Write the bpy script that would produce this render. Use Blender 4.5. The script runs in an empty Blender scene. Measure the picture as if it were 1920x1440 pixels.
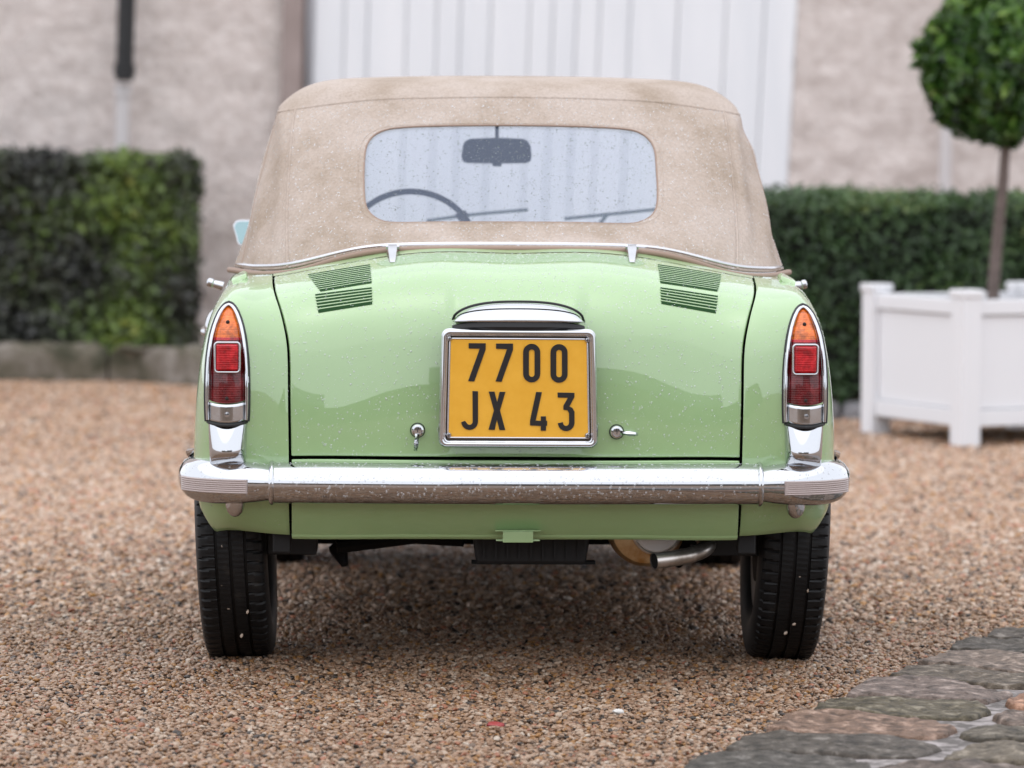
import bpy, bmesh, math, random
import numpy as np
from mathutils import Vector, Matrix, noise
random.seed(7); rng = np.random.default_rng(7)
sc = bpy.context.scene
COL = sc.collection

# ------------------------------------------------------------------ camera
CAM_H, F_PX = 1.061, 7200.0
PITCH, ROLL = math.atan(440 / F_PX), math.radians(0.28)
cam_d = bpy.data.cameras.new("camera"); cam = bpy.data.objects.new("camera", cam_d); COL.objects.link(cam)
CAM_M = Matrix.Rotation(math.pi / 2 - PITCH, 4, 'X') @ Matrix.Rotation(ROLL, 4, 'Z')
cam.matrix_world = Matrix.Translation((0, 0, CAM_H)) @ CAM_M
cam_d.sensor_width = 36; cam_d.lens = 135; cam_d.clip_start = 0.1; cam_d.clip_end = 500
cam_d.dof.use_dof = True; cam_d.dof.focus_distance = 7.5; cam_d.dof.aperture_fstop = 4.2
sc.camera = cam

# ------------------------------------------------------------------ world, sun, exposure
SUN_EL, SUN_AZ = math.radians(78), math.radians(215)     # high, behind the camera on the left
w = bpy.data.worlds.new("World"); sc.world = w; w.use_nodes = True
nt = w.node_tree; nt.nodes.clear()
sky = nt.nodes.new("ShaderNodeTexSky"); sky.sky_type = 'NISHITA'; sky.sun_disc = False
sky.sun_elevation = SUN_EL; sky.sun_rotation = SUN_AZ; sky.dust_density = 4.0; sky.air_density = 1.0
hs = nt.nodes.new("ShaderNodeHueSaturation"); hs.inputs['Saturation'].default_value = 0.27
bg = nt.nodes.new("ShaderNodeBackground"); bg.inputs['Strength'].default_value = 0.15
wo = nt.nodes.new("ShaderNodeOutputWorld")
cl = nt.nodes.new("ShaderNodeMix"); cl.data_type = 'RGBA'; cl.inputs[0].default_value = 0.82     # closed cloud layer in front of the clear sky
cl.inputs[7].default_value = (8.6, 8.9, 9.6, 1)
nt.links.new(sky.outputs[0], hs.inputs['Color']); nt.links.new(hs.outputs[0], cl.inputs[6]); nt.links.new(cl.outputs[2], bg.inputs[0]); nt.links.new(bg.outputs[0], wo.inputs[0])
sl = bpy.data.lights.new("sun", 'SUN'); sl.energy = 0.5; sl.angle = math.radians(110); sl.color = (1, .985, .97)
sun = bpy.data.objects.new("sun", sl); COL.objects.link(sun)
sd = Vector((math.sin(SUN_AZ) * math.cos(SUN_EL), math.cos(SUN_AZ) * math.cos(SUN_EL), math.sin(SUN_EL)))
sun.rotation_euler = sd.to_track_quat('Z', 'Y').to_euler(); sun.location = (0, 0, 12)
vs = sc.view_settings
vs.view_transform = 'Standard'; vs.look = 'None'; vs.gamma = 1; vs.use_curve_mapping = False; vs.exposure = 0.33
sc.render.engine = 'CYCLES'
sc.cycles.use_denoising = True
sc.cycles.max_bounces = 10; sc.cycles.transparent_max_bounces = 24; sc.cycles.transmission_bounces = 8

# ------------------------------------------------------------------ measuring helpers
CAR_M = Matrix.Translation((0.0103, 7.45, 0)) @ Matrix.Rotation(0.0203, 4, 'Z')
CAR_I = CAR_M.inverted()
def ray(px, py):
    return (CAM_M.to_3x3() @ Vector(((px - 960) / F_PX, -(py - 720) / F_PX, -1)))
def G(px, py, z=0.0):                         # point of the ground (or of height z)
    d = ray(px, py); t = (z - CAM_H) / d.z
    return Vector((d.x * t, d.y * t, z))
def W(px, py, y):                             # point at distance y
    d = ray(px, py); t = y / d.y
    return Vector((d.x * t, y, CAM_H + d.z * t))
def C(px, py, yl):                            # car coordinates: x, z in the plane yl
    o = CAR_I @ Vector((0, 0, CAM_H)); d = CAR_I.to_3x3() @ ray(px, py)
    t = (yl - o.y) / d.y
    return (o.x + d.x * t, o.z + d.z * t)

# ------------------------------------------------------------------ materials
MAT = {}
def mat(name, col=(.5, .5, .5), rough=.5, metal=0, coat=0, coat_rough=.03, spec=.5, **kw):
    m = bpy.data.materials.new(name); m.use_nodes = True
    b = m.node_tree.nodes["Principled BSDF"]
    b.inputs['Base Color'].default_value = (*col, 1); b.inputs['Roughness'].default_value = rough
    b.inputs['Metallic'].default_value = metal; b.inputs['Specular IOR Level'].default_value = spec
    b.inputs['Coat Weight'].default_value = coat; b.inputs['Coat Roughness'].default_value = coat_rough
    for k, v in kw.items(): b.inputs[k.replace('_', ' ')].default_value = v
    MAT[name] = m
    return m
def N(m, t): return m.node_tree.nodes.new(t)
def L(m, a, b): m.node_tree.links.new(a, b)
def bsdf(m): return m.node_tree.nodes["Principled BSDF"]
def coords(m, kind='Object', scale=(1, 1, 1)):
    tc = N(m, "ShaderNodeTexCoord"); mp = N(m, "ShaderNodeMapping"); mp.inputs['Scale'].default_value = scale
    L(m, tc.outputs[kind], mp.inputs[0]); return mp.outputs[0]
def noise_tex(m, vec, scale, detail=6, rough=.6):
    n = N(m, "ShaderNodeTexNoise"); n.inputs['Scale'].default_value = scale; n.inputs['Detail'].default_value = detail
    n.inputs['Roughness'].default_value = rough; L(m, vec, n.inputs['Vector']); return n.outputs['Fac']
def ramp(m, fac, stops, interp='LINEAR'):
    r = N(m, "ShaderNodeValToRGB"); cr = r.color_ramp; cr.interpolation = interp
    while len(cr.elements) > len(stops): cr.elements.remove(cr.elements[-1])
    while len(cr.elements) < len(stops): cr.elements.new(1)
    for e, (p, c) in zip(cr.elements, stops): e.position = p; e.color = (*c, 1) if len(c) == 3 else c
    L(m, fac, r.inputs[0]); return r.outputs[0]
def bump(m, h, strength, dist):
    b = N(m, "ShaderNodeBump"); b.inputs['Strength'].default_value = strength; b.inputs['Distance'].default_value = dist
    L(m, h, b.inputs['Height']); L(m, b.outputs[0], bsdf(m).inputs['Normal'])
def tinted(name, stops, scale, rough=.7, det=6, bscale=None, bstr=.3, bdist=.003, kind='Object', vscale=(1, 1, 1), **kw):
    m = mat(name, rough=rough, **kw); v = coords(m, kind, vscale)
    L(m, ramp(m, noise_tex(m, v, scale, det), stops), bsdf(m).inputs['Base Color'])
    if bscale: bump(m, noise_tex(m, v, bscale, 5), bstr, bdist)
    return m

m = mat('paint_green', (.29, .44, .205), rough=.42, coat=1.0, coat_rough=.012, Coat_IOR=1.8)
v = coords(m); L(m, ramp(m, noise_tex(m, v, 9, 4), [(.3, (.290, .448, .198)), (.7, (.306, .468, .212))]), bsdf(m).inputs['Base Color'])
wv = N(m, 'ShaderNodeBump'); wv.inputs['Strength'].default_value = .15; wv.inputs['Distance'].default_value = .002; L(m, noise_tex(m, v, 7, 2), wv.inputs['Height']); L(m, wv.outputs[0], bsdf(m).inputs['Coat Normal'])
m = mat('chrome', (.58, .59, .61), rough=.045, metal=1)
v = coords(m); L(m, ramp(m, noise_tex(m, v, 40, 5), [(.35, (.04,) * 3), (.75, (.12,) * 3)]), bsdf(m).inputs['Roughness'])
mat('aluminium_trim', (.55, .55, .57), rough=.2, metal=1)
mat('black_rubber', (.012, .012, .013), rough=.45)
m = tinted('tyre_rubber', [(.40, (.005, .005, .0055)), (.60, (.009, .009, .0095)), (.72, (.03, .026, .022))], 14, rough=.48, spec=.3, bscale=220, bstr=.15, bdist=.001)
mat('underbody_black', (.006, .006, .006), rough=.7, spec=.2)
mat('engine_grey', (.013, .013, .014), rough=.5, spec=.3)
tinted('rim_steel', [(.3, (.10, .10, .105)), (.7, (.22, .22, .22))], 12, rough=.35, metal=.6)
m = mat('hood_canvas', rough=.85); v = coords(m)
mx = N(m, "ShaderNodeMix"); mx.data_type = 'RGBA'; mx.blend_type = 'MULTIPLY'; mx.inputs[0].default_value = 1.0
L(m, ramp(m, noise_tex(m, v, 4.5, 8), [(.38, (.345, .27, .21)), (.5, (.43, .35, .293)), (.60, (.47, .392, .34))]), mx.inputs[6])
L(m, ramp(m, noise_tex(m, v, 170, 5, .75), [(.33, (.80, .78, .75)), (.55, (1.02, 1.02, 1.02)), (.7, (1.12, 1.12, 1.12))]), mx.inputs[7])
L(m, mx.outputs[2], bsdf(m).inputs['Base Color']); bump(m, noise_tex(m, v, 900, 3), .35, .0012)
mat('hood_binding', (.30, .205, .155), rough=.6)
mat('hood_lining', (.30, .25, .21), rough=.9)
tinted('plate_yellow', [(.3, (.80, .40, .030)), (.7, (.86, .45, .045))], 30, rough=.22, coat=.6, coat_rough=.05)
mat('plate_black', (.018, .017, .018), rough=.28)
mat('plate_recess', (.10, .075, .05), rough=.5)
def lens(name, col, rough=.08):
    m = mat(name, col, rough=rough, coat=.75, coat_rough=.03, spec=.3); v = coords(m)
    L(m, ramp(m, noise_tex(m, v, 55, 6, .7), [(.36, tuple(x * .55 for x in col)), (.5, col), (.64, tuple(min(1, x * 1.5 + .01) for x in col))]), bsdf(m).inputs['Base Color'])
    w_ = N(m, "ShaderNodeTexWave"); w_.wave_type = 'BANDS'; w_.bands_direction = 'Z'; w_.inputs['Scale'].default_value = 70; w_.inputs['Distortion'].default_value = .6
    L(m, v, w_.inputs['Vector']); bump(m, w_.outputs['Fac'], .35, .001); return m
lens('lens_amber', (.62, .125, .005)); lens('lens_red', (.13, .004, .006)); lens('lens_bright_red', (.42, .004, .010))
mat('lens_dark', (.02, .012, .01), rough=.3)
mat('white_enamel', (.72, .71, .70), rough=.3)
tinted('exhaust_tan', [(.40, (.34, .17, .05)), (.60, (.60, .46, .27))], 14, rough=.3, metal=.6)
tinted('pipe_steel', [(.38, (.34, .30, .26)), (.62, (.62, .58, .54))], 25, rough=.28, metal=.9)
mat('pad_grey', (.42, .345, .325), rough=.38)
mat('interior_dark', (.016, .018, .024), rough=.5)
mat('seat_vinyl', (.30, .23, .17), rough=.5)
mat('mirror_glass', (.30, .42, .43), rough=.05, metal=.9)
m = bpy.data.materials.new('water'); m.use_nodes = True; MAT['water'] = m; m.node_tree.nodes.clear()
tr = N(m, "ShaderNodeBsdfTransparent"); df = N(m, "ShaderNodeBsdfDiffuse"); df.inputs[0].default_value = (.92, .95, .97, 1); gl = N(m, "ShaderNodeBsdfGlossy"); gl.inputs['Roughness'].default_value = .05
m1 = N(m, "ShaderNodeMixShader"); m1.inputs[0].default_value = .13; m2 = N(m, "ShaderNodeMixShader"); m2.inputs[0].default_value = .13; mo = N(m, "ShaderNodeOutputMaterial")
L(m, tr.outputs[0], m1.inputs[1]); L(m, df.outputs[0], m1.inputs[2]); L(m, m1.outputs[0], m2.inputs[1]); L(m, gl.outputs[0], m2.inputs[2]); L(m, m2.outputs[0], mo.inputs[0])  # white diffuse share stands in for light gathered inside the drops
m = MAT['water'].copy(); m.name = 'water_bead'; MAT['water_bead'] = m  # same drops with more of the white that imitates gathered light
for q in m.node_tree.nodes:
    if q.type == 'MIX_SHADER' and abs(q.inputs[0].default_value - .13) < 1e-4: q.inputs[0].default_value = .34; break
m = mat('water_clear', (1, 1, 1), rough=0, Transmission_Weight=1, IOR=1.33)
def pane(name, tint, veil_col, veil, gloss_rough=.02):
    m = bpy.data.materials.new(name); m.use_nodes = True; t = m.node_tree; t.nodes.clear(); MAT[name] = m
    tr = N(m, "ShaderNodeBsdfTransparent"); tr.inputs[0].default_value = (*tint, 1)
    tl = N(m, "ShaderNodeBsdfTranslucent"); tl.inputs[0].default_value = (*veil_col, 1)
    df = N(m, "ShaderNodeBsdfDiffuse"); df.inputs[0].default_value = (*veil_col, 1)
    gl = N(m, "ShaderNodeBsdfGlossy"); gl.inputs['Roughness'].default_value = gloss_rough
    fr = N(m, "ShaderNodeFresnel"); fr.inputs[0].default_value = 1.45
    a = N(m, "ShaderNodeMixShader"); a.inputs[0].default_value = .5
    b_ = N(m, "ShaderNodeMixShader"); b_.inputs[0].default_value = veil
    c = N(m, "ShaderNodeMixShader"); o = N(m, "ShaderNodeOutputMaterial")
    L(m, tl.outputs[0], a.inputs[1]); L(m, df.outputs[0], a.inputs[2])
    L(m, tr.outputs[0], b_.inputs[1]); L(m, a.outputs[0], b_.inputs[2])
    L(m, fr.outputs[0], c.inputs[0]); L(m, b_.outputs[0], c.inputs[1]); L(m, gl.outputs[0], c.inputs[2])
    L(m, c.outputs[0], o.inputs[0]); return m
pane('plastic_window', (.93, .955, 1.0), (.46, .62, 1.0), .17)
pane('windscreen_glass', (.98, .99, 1.0), (.8, .86, .95), .08)

# ------------------------------------------------------------------ mesh helpers
class MB:
    def __init__(s): s.v = []; s.f = []
    def add(s, vs_, fs_):
        o = len(s.v); s.v += [tuple(map(float, p)) for p in vs_]; s.f += [tuple(i + o for i in f) for f in fs_]; return s
    def box(s, c, d, rz=0.0, taper=0.0):
        R = Matrix.Rotation(rz, 3, 'Z'); P = []
        for z in (-1, 1):
            k = 1 - taper if z > 0 else 1
            for x, y in ((-1, -1), (1, -1), (1, 1), (-1, 1)):
                q = R @ Vector((x * d[0] / 2 * k, y * d[1] / 2 * k, z * d[2] / 2)); P.append((c[0] + q.x, c[1] + q.y, c[2] + q.z))
        return s.add(P, [(3, 2, 1, 0), (4, 5, 6, 7), (0, 1, 5, 4), (1, 2, 6, 5), (2, 3, 7, 6), (3, 0, 4, 7)])
    def tube(s, path, r, n=12, closed=False, caps=True):
        P = [Vector(p) for p in path]; k = len(P); rs = r if hasattr(r, '__len__') else [r] * k
        vs_ = []; up = None
        for i in range(k):
            a = P[(i - 1) % k] if (closed or i) else P[0]; b = P[(i + 1) % k] if (closed or i < k - 1) else P[-1]
            t = (b - a).normalized()
            if up is None: up = Vector((0, 0, 1)) if abs(t.z) < .9 else Vector((0, 1, 0))
            x = t.cross(up).normalized(); up = x.cross(t).normalized()
            for j in range(n):
                A = 2 * math.pi * j / n; vs_.append(P[i] + (x * math.cos(A) + up * math.sin(A)) * rs[i])
        fs_ = []
        for i in range(k if closed else k - 1):
            for j in range(n):
                i2 = (i + 1) % k; fs_.append((i * n + j, i * n + (j + 1) % n, i2 * n + (j + 1) % n, i2 * n + j))
        if caps and not closed: fs_ += [tuple(range(n))[::-1], tuple((k - 1) * n + j for j in range(n))]
        return s.add(vs_, fs_)
    def lathe(s, prof, origin=(0, 0, 0), axis='Y', n=32):
        vs_ = []; k = len(prof); ax = {'X': 0, 'Y': 1, 'Z': 2}[axis]; o1, o2 = [(1, 2), (0, 2), (0, 1)][ax]
        for h, r in prof:
            for j in range(n):
                A = 2 * math.pi * j / n; p = [0, 0, 0]; p[ax] = h; p[o1] = r * math.cos(A); p[o2] = r * math.sin(A)
                vs_.append([p[q] + origin[q] for q in range(3)])
        fs_ = [(i * n + j, i * n + (j + 1) % n, (i + 1) * n + (j + 1) % n, (i + 1) * n + j) for i in range(k - 1) for j in range(n)]
        return s.add(vs_, fs_ + [tuple(range(n))[::-1], tuple((k - 1) * n + j for j in range(n))])
    def prism(s, poly, fn, d0, d1):           # poly of 2-tuples, fn(a, b, depth) -> point
        n = len(poly); vs_ = [fn(a, b, d0) for a, b in poly] + [fn(a, b, d1) for a, b in poly]
        return s.add(vs_, [tuple(range(n)), tuple(range(2 * n - 1, n - 1, -1))] + [(i, (i + 1) % n + 0, n + (i + 1) % n, n + i) for i in range(n)])
    def grid(s, P, closed_u=False):           # P[nv][nu] points
        nv, nu = len(P), len(P[0]); vs_ = [p for r in P for p in r]
        fs_ = []
        for i in range(nv - 1):
            for j in range(nu if closed_u else nu - 1):
                j2 = (j + 1) % nu; fs_.append((i * nu + j, i * nu + j2, (i + 1) * nu + j2, (i + 1) * nu + j))
        return s.add(vs_, fs_)
    def build(s, name, mt, parent=None, smooth=True, angle=40, bevel=0, solid=0, merge=False, segs=2):
        me = bpy.data.meshes.new(name); me.from_pydata(s.v, [], s.f)
        bm = bmesh.new(); bm.from_mesh(me)
        if merge: bmesh.ops.remove_doubles(bm, verts=bm.verts, dist=1e-5)
        bmesh.ops.recalc_face_normals(bm, faces=bm.faces)
        big = [f for f in bm.faces if len(f.verts) > 4]
        if big: bmesh.ops.triangulate(bm, faces=big)
        bm.to_mesh(me); bm.free()
        return obj(name, me, mt, parent, smooth, angle, bevel, solid, segs)
def obj(name, me, mt, parent=None, smooth=True, angle=40, bevel=0, solid=0, segs=2):
    me.materials.append(MAT[mt] if isinstance(mt, str) else mt)
    o = bpy.data.objects.new(name, me); COL.objects.link(o); o.parent = parent
    if solid:
        q = o.modifiers.new("solid", 'SOLIDIFY'); q.thickness = abs(solid); q.offset = -1 if solid > 0 else 1; q.use_even_offset = False
    if bevel:
        q = o.modifiers.new("bevel", 'BEVEL'); q.width = bevel; q.segments = segs; q.limit_method = 'ANGLE'; q.angle_limit = math.radians(35)
    if smooth:
        for p in me.polygons: p.use_smooth = True
        me.set_sharp_from_angle(angle=math.radians(angle))
    return o
def empty(name, loc=(0, 0, 0), label=None, cat=None, group=None, kind=None, rz=0.0, parent=None):
    o = bpy.data.objects.new(name, None); COL.objects.link(o); o.location = loc; o.rotation_euler = (0, 0, rz); o.parent = parent
    o.empty_display_size = .1
    return tag(o, label, cat, group, kind)
def tag(o, label=None, cat=None, group=None, kind=None):
    for k, v_ in (('label', label), ('category', cat), ('group', group), ('kind', kind)):
        if v_: o[k] = v_
    return o

# smooth surfaces through measured points (natural cubic splines both ways)
def cardinal(knots, t):
    k = np.asarray(knots, float); n = len(k); h = np.diff(k)
    A = np.eye(n); B = np.zeros((n, n))
    for i in range(1, n - 1):
        A[i, i - 1] = h[i - 1]; A[i, i] = 2 * (h[i - 1] + h[i]); A[i, i + 1] = h[i]
        B[i, i - 1] = 6 / h[i - 1]; B[i, i] = -6 / h[i - 1] - 6 / h[i]; B[i, i + 1] = 6 / h[i]
    M2 = np.linalg.solve(A, B); t = np.asarray(t, float)
    i = np.clip(np.searchsorted(k, t) - 1, 0, n - 2); hi = h[i]; a = (k[i + 1] - t) / hi; b_ = (t - k[i]) / hi
    I = np.eye(n)
    return a[:, None] * I[i] + b_[:, None] * I[i + 1] + ((a ** 3 - a) * hi ** 2 / 6)[:, None] * M2[i] + ((b_ ** 3 - b_) * hi ** 2 / 6)[:, None] * M2[i + 1]
class Surf:
    slack = False
    def __init__(s, uk, vk, data):            # data[nv][nu][3] for x>=0, mirrored to x<0
        D = np.array(data, float); Mi = D[:, 1:][:, ::-1].copy(); Mi[..., 0] *= -1
        s.D = np.concatenate([Mi, D], 1); s.uk = np.concatenate([-np.array(uk[1:])[::-1], uk]); s.vk = np.array(vk, float); s.post = None
    def __call__(s, u, v_):
        u, v_ = np.broadcast_arrays(np.asarray(u, float), np.asarray(v_, float)); sh = u.shape
        P = np.einsum('ni,nj,ijk->nk', cardinal(s.vk, v_.ravel()), cardinal(s.uk, u.ravel()), s.D)
        if s.post is not None: P = s.post(P)
        return P.reshape(sh + (3,))
    def frame(s, u, v_, e=.002):
        p = s(u, v_); du = s(np.asarray(u) + e, v_) - s(np.asarray(u) - e, v_); dv = s(u, np.asarray(v_) + e) - s(u, np.asarray(v_) - e)
        n = np.cross(du, dv); n /= np.linalg.norm(n, axis=-1, keepdims=True); n = np.where((n[..., 1:2] > 0) & (n[..., 2:3] < .5), -n, n)
        return p, n
    def invert(s, xz, ur, vr):                # (u, v) where the surface has these x, z
        key = (ur, vr); s.cache = getattr(s, 'cache', {}); post = s.post
        if s.slack: s.post = None
        if key not in s.cache:
            U, V = np.meshgrid(np.linspace(*ur, 90), np.linspace(*vr, 90)); s.cache[key] = (U, V, s(U, V)[..., [0, 2]].reshape(-1, 2))
        U, V, P = s.cache[key]
        out = []
        for q in np.atleast_2d(xz):
            i = np.argmin(((P - q) ** 2).sum(1)); uv = np.array([U.ravel()[i], V.ravel()[i]])
            for _ in range(4):
                p0 = s(uv[:1], uv[1:])[0, [0, 2]]; e = 1e-3
                J = np.stack([(s(uv[:1] + e, uv[1:])[0, [0, 2]] - p0) / e, (s(uv[:1], uv[1:] + e)[0, [0, 2]] - p0) / e], 1)
                uv = uv + np.clip(np.linalg.lstsq(J, q - p0, rcond=None)[0], -.1, .1)
            out.append(uv)
        s.post = post
        return np.array(out)

# droplets lying on a mesh (joined: far too many and too small to pick apart)
_ic = bmesh.new(); bmesh.ops.create_icosphere(_ic, subdivisions=2, radius=1)
DV = np.array([v_.co[:] for v_ in _ic.verts]); DF = np.array([[v_.index for v_ in f.verts] for f in _ic.faces]); _ic.free()
keep = DV[DF].mean(1)[:, 2] > -.25; DF = DF[keep]
_used = np.unique(DF); _map = -np.ones(len(DV), int); _map[_used] = np.arange(len(_used)); DV = DV[_used]; DF = _map[DF]
def droplets(src, n, r0, r1, parent, name='raindrops', mt='water', test=None, flat=.55, face=(0, -.75, .65), power=2.2):
    dg = bpy.context.evaluated_depsgraph_get(); ev = src.evaluated_get(dg); me = ev.to_mesh(); me.calc_loop_triangles()
    co = np.empty(len(me.vertices) * 3); me.vertices.foreach_get('co', co); co = co.reshape(-1, 3)
    tr = np.empty(len(me.loop_triangles) * 3, int); me.loop_triangles.foreach_get('vertices', tr); tr = tr.reshape(-1, 3)
    T = co[tr]; cr = np.cross(T[:, 1] - T[:, 0], T[:, 2] - T[:, 0]); ar = np.linalg.norm(cr, axis=1); nn = cr / np.maximum(ar, 1e-12)[:, None]
    ok = (nn @ np.array(face)) > .15
    if test is not None: ok &= test(T.mean(1))
    pr = np.where(ok, ar, 0); ev.to_mesh_clear()
    if pr.sum() == 0: return None
    i = rng.choice(len(T), n, p=pr / pr.sum()); a = rng.random((n, 2)); sw = a.sum(1) > 1; a[sw] = 1 - a[sw]
    P = T[i, 0] + a[:, :1] * (T[i, 1] - T[i, 0]) + a[:, 1:] * (T[i, 2] - T[i, 0]); Nn = nn[i]
    R = r0 + (r1 - r0) * rng.random(n) ** power
    t1 = np.cross(Nn, np.array([0.3, .2, 1.0])); t1 /= np.linalg.norm(t1, axis=1, keepdims=True); t2 = np.cross(Nn, t1)
    st = 1 + .5 * rng.random(n) ** 2
    V = P[:, None] + R[:, None, None] * (DV[None, :, :1] * t1[:, None] + DV[None, :, 1:2] * (t2 * st[:, None])[:, None] + flat * DV[None, :, 2:] * Nn[:, None])
    Fc = (DF[None] + (np.arange(n) * len(DV))[:, None, None]).reshape(-1, 3)
    me = bpy.data.meshes.new(name); me.from_pydata(V.reshape(-1, 3).tolist(), [], Fc.tolist())
    o = obj(name, me, mt, parent, smooth=False); me.polygons.foreach_set('use_smooth', [True] * len(me.polygons))
    o['kind'] = 'stuff'; return o

# ================================================================== GROUND
m = mat('gravel_bed', rough=.55); v = coords(m)
vo = N(m, "ShaderNodeTexVoronoi"); vo.inputs['Scale'].default_value = 85; L(m, v, vo.inputs['Vector'])
sp = N(m, "ShaderNodeSeparateColor"); L(m, vo.outputs['Color'], sp.inputs[0])
GR = [(0, (.05, .036, .028)), (.06, (.42, .265, .17)), (.27, (.50, .345, .245)), (.42, (.32, .195, .12)), (.54, (.55, .41, .31)), (.69, (.44, .235, .09)),
      (.77, (.23, .165, .125)), (.84, (.60, .48, .385)), (.93, (.44, .19, .11)), (.975, (.68, .60, .52))]
c1 = ramp(m, sp.outputs[0], GR, 'CONSTANT')
mx = N(m, "ShaderNodeMix"); mx.data_type = 'RGBA'; mx.blend_type = 'MULTIPLY'; mx.inputs[0].default_value = 1.0
L(m, c1, mx.inputs[6]); L(m, ramp(m, noise_tex(m, v, 1.3, 6), [(.3, (.40, .37, .34)), (.7, (.55, .52, .49))]), mx.inputs[7])
L(m, mx.outputs[2], bsdf(m).inputs['Base Color']); bump(m, vo.outputs['Distance'], .8, .006)
b = MB(); b.grid([[(x, y, -.004) for x in np.linspace(-60, 60, 9)] for y in np.linspace(-60, 60, 9)])
tag(b.build('gravel_ground', 'gravel_bed'), kind='structure')

# setts in the right foreground: outlines measured on the ground, each stone its own mesh
SET_K = .34375
SETTS = [
 [(1760, 238), (1840, 216), (2100, 214), (2110, 268), (1905, 276), (1735, 275)],
 [(1540, 328), (1600, 292), (1720, 280), (1920, 288), (2180, 290), (2190, 352), (1930, 352), (1700, 338)],
 [(1365, 402), (1520, 348), (1750, 343), (1920, 367), (2080, 372), (2090, 455), (1920, 462), (1600, 428)],
 [(1205, 482), (1310, 424), (1560, 438), (1750, 450), (1960, 478), (1960, 536), (1700, 530), (1450, 500)],
 [(975, 590), (1080, 502), (1300, 490), (1500, 505), (1700, 545), (1840, 572), (1700, 615), (1400, 602), (1100, 592)],
 [(790, 660), (880, 607), (1100, 600), (1400, 612), (1650, 640), (1720, 670), (1600, 705), (1300, 698), (1000, 668)],
 [(540, 770), (640, 702), (800, 682), (1100, 692), (1400, 722), (1530, 770), (1400, 808), (1000, 798), (700, 775)],
 [(310, 880), (430, 812), (560, 792), (900, 802), (1250, 822), (1440, 870), (1300, 910), (1000, 908), (600, 888)],
 [(80, 985), (200, 912), (350, 894), (700, 904), (950, 932), (1060, 970), (1000, 1030), (500, 1040), (100, 1030)],
 [(1840, 622), (1920, 580), (2120, 570), (2200, 610), (2120, 650), (1880, 648)],
 [(1780, 690), (1880, 660), (2080, 662), (2260, 700), (2200, 742), (1920, 748), (1800, 722)],
 [(1600, 800), (1680, 762), (1850, 757), (2060, 772), (2120, 800), (2040, 818), (1700, 823)],
 [(1500, 922), (1650, 862), (1900, 838), (2150, 850), (2200, 900), (2060, 948), (1700, 938)],
 [(1150, 990), (1300, 947), (1600, 952), (1950, 968), (2060, 1010), (1960, 1055), (1300, 1060)],
 [(1960, 480), (2120, 470), (2320, 490), (2330, 545), (2140, 552), (1985, 538)],
 [(2130, 365), (2350, 372), (2380, 440), (2120, 452)],
 [(2230, 880), (2480, 870), (2560, 930), (2300, 960)],
 [(2090, 980), (2400, 975), (2480, 1050), (2050, 1060)],
]
stone_cols = [(.085, .075, .065), (.075, .068, .060), (.19, .155, .135), (.115, .098, .078), (.17, .14, .13), (.10, .09, .062), (.19, .13, .10),
              (.080, .072, .064), (.072, .067, .062), (.26, .15, .10), (.15, .12, .105), (.11, .10, .08), (.13, .115, .09), (.11, .09, .08)]
for k, c_ in enumerate(stone_cols):
    c_ = (c_[0] * 1.0 + .01, c_[1] * .90 + .01, c_[2] * .80 + .01)
    d = tuple(x * .5 for x in c_); e = tuple(min(1, x * 1.45 + .015) for x in c_)
    tinted('sett_%d' % k, [(.40, d), (.48, c_), (.53, c_), (.58, e), (.67, tuple(min(1, x * 2.0 + .07) for x in c_))], 34, rough=.5, spec=.22, det=12, bscale=150, bstr=1.0, bdist=.007)
tinted('mortar', [(.40, (.10, .088, .08)), (.5, (.22, .195, .185)), (.62, (.36, .32, .31))], 26, det=12, rough=.6, spec=.25, bscale=90, bstr=.5, bdist=.004)
paving = empty('sett_paving', kind='structure')
def to_ground(cx, cy, z): return G(1260 + SET_K * cx, 1100 + SET_K * cy, z)
SETT_POLY = [to_ground(*p, 0.0) for p in [(300, 1000), (1060, 640), (1560, 400), (1930, 268), (2100, 240), (3200, 200), (4200, 420), (4200, 1500), (-900, 1500)]]
SETT_POLY2 = [(p.x, p.y) for p in SETT_POLY]
def in_poly(x, y, poly):
    x = np.asarray(x); y = np.asarray(y); r = np.zeros(x.shape, bool); n = len(poly)
    for i in range(n):
        (x1, y1), (x2, y2) = poly[i], poly[(i + 1) % n]
        c_ = ((y1 > y) != (y2 > y)) & (x < (x2 - x1) * (y - y1) / (y2 - y1 + 1e-12) + x1); r ^= c_
    return r
b = MB(); b.prism(SETT_POLY2, lambda a, c_, d: (a, c_, d), -.05, .021); b.build('mortar_bed', 'mortar', paving, smooth=False)
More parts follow.
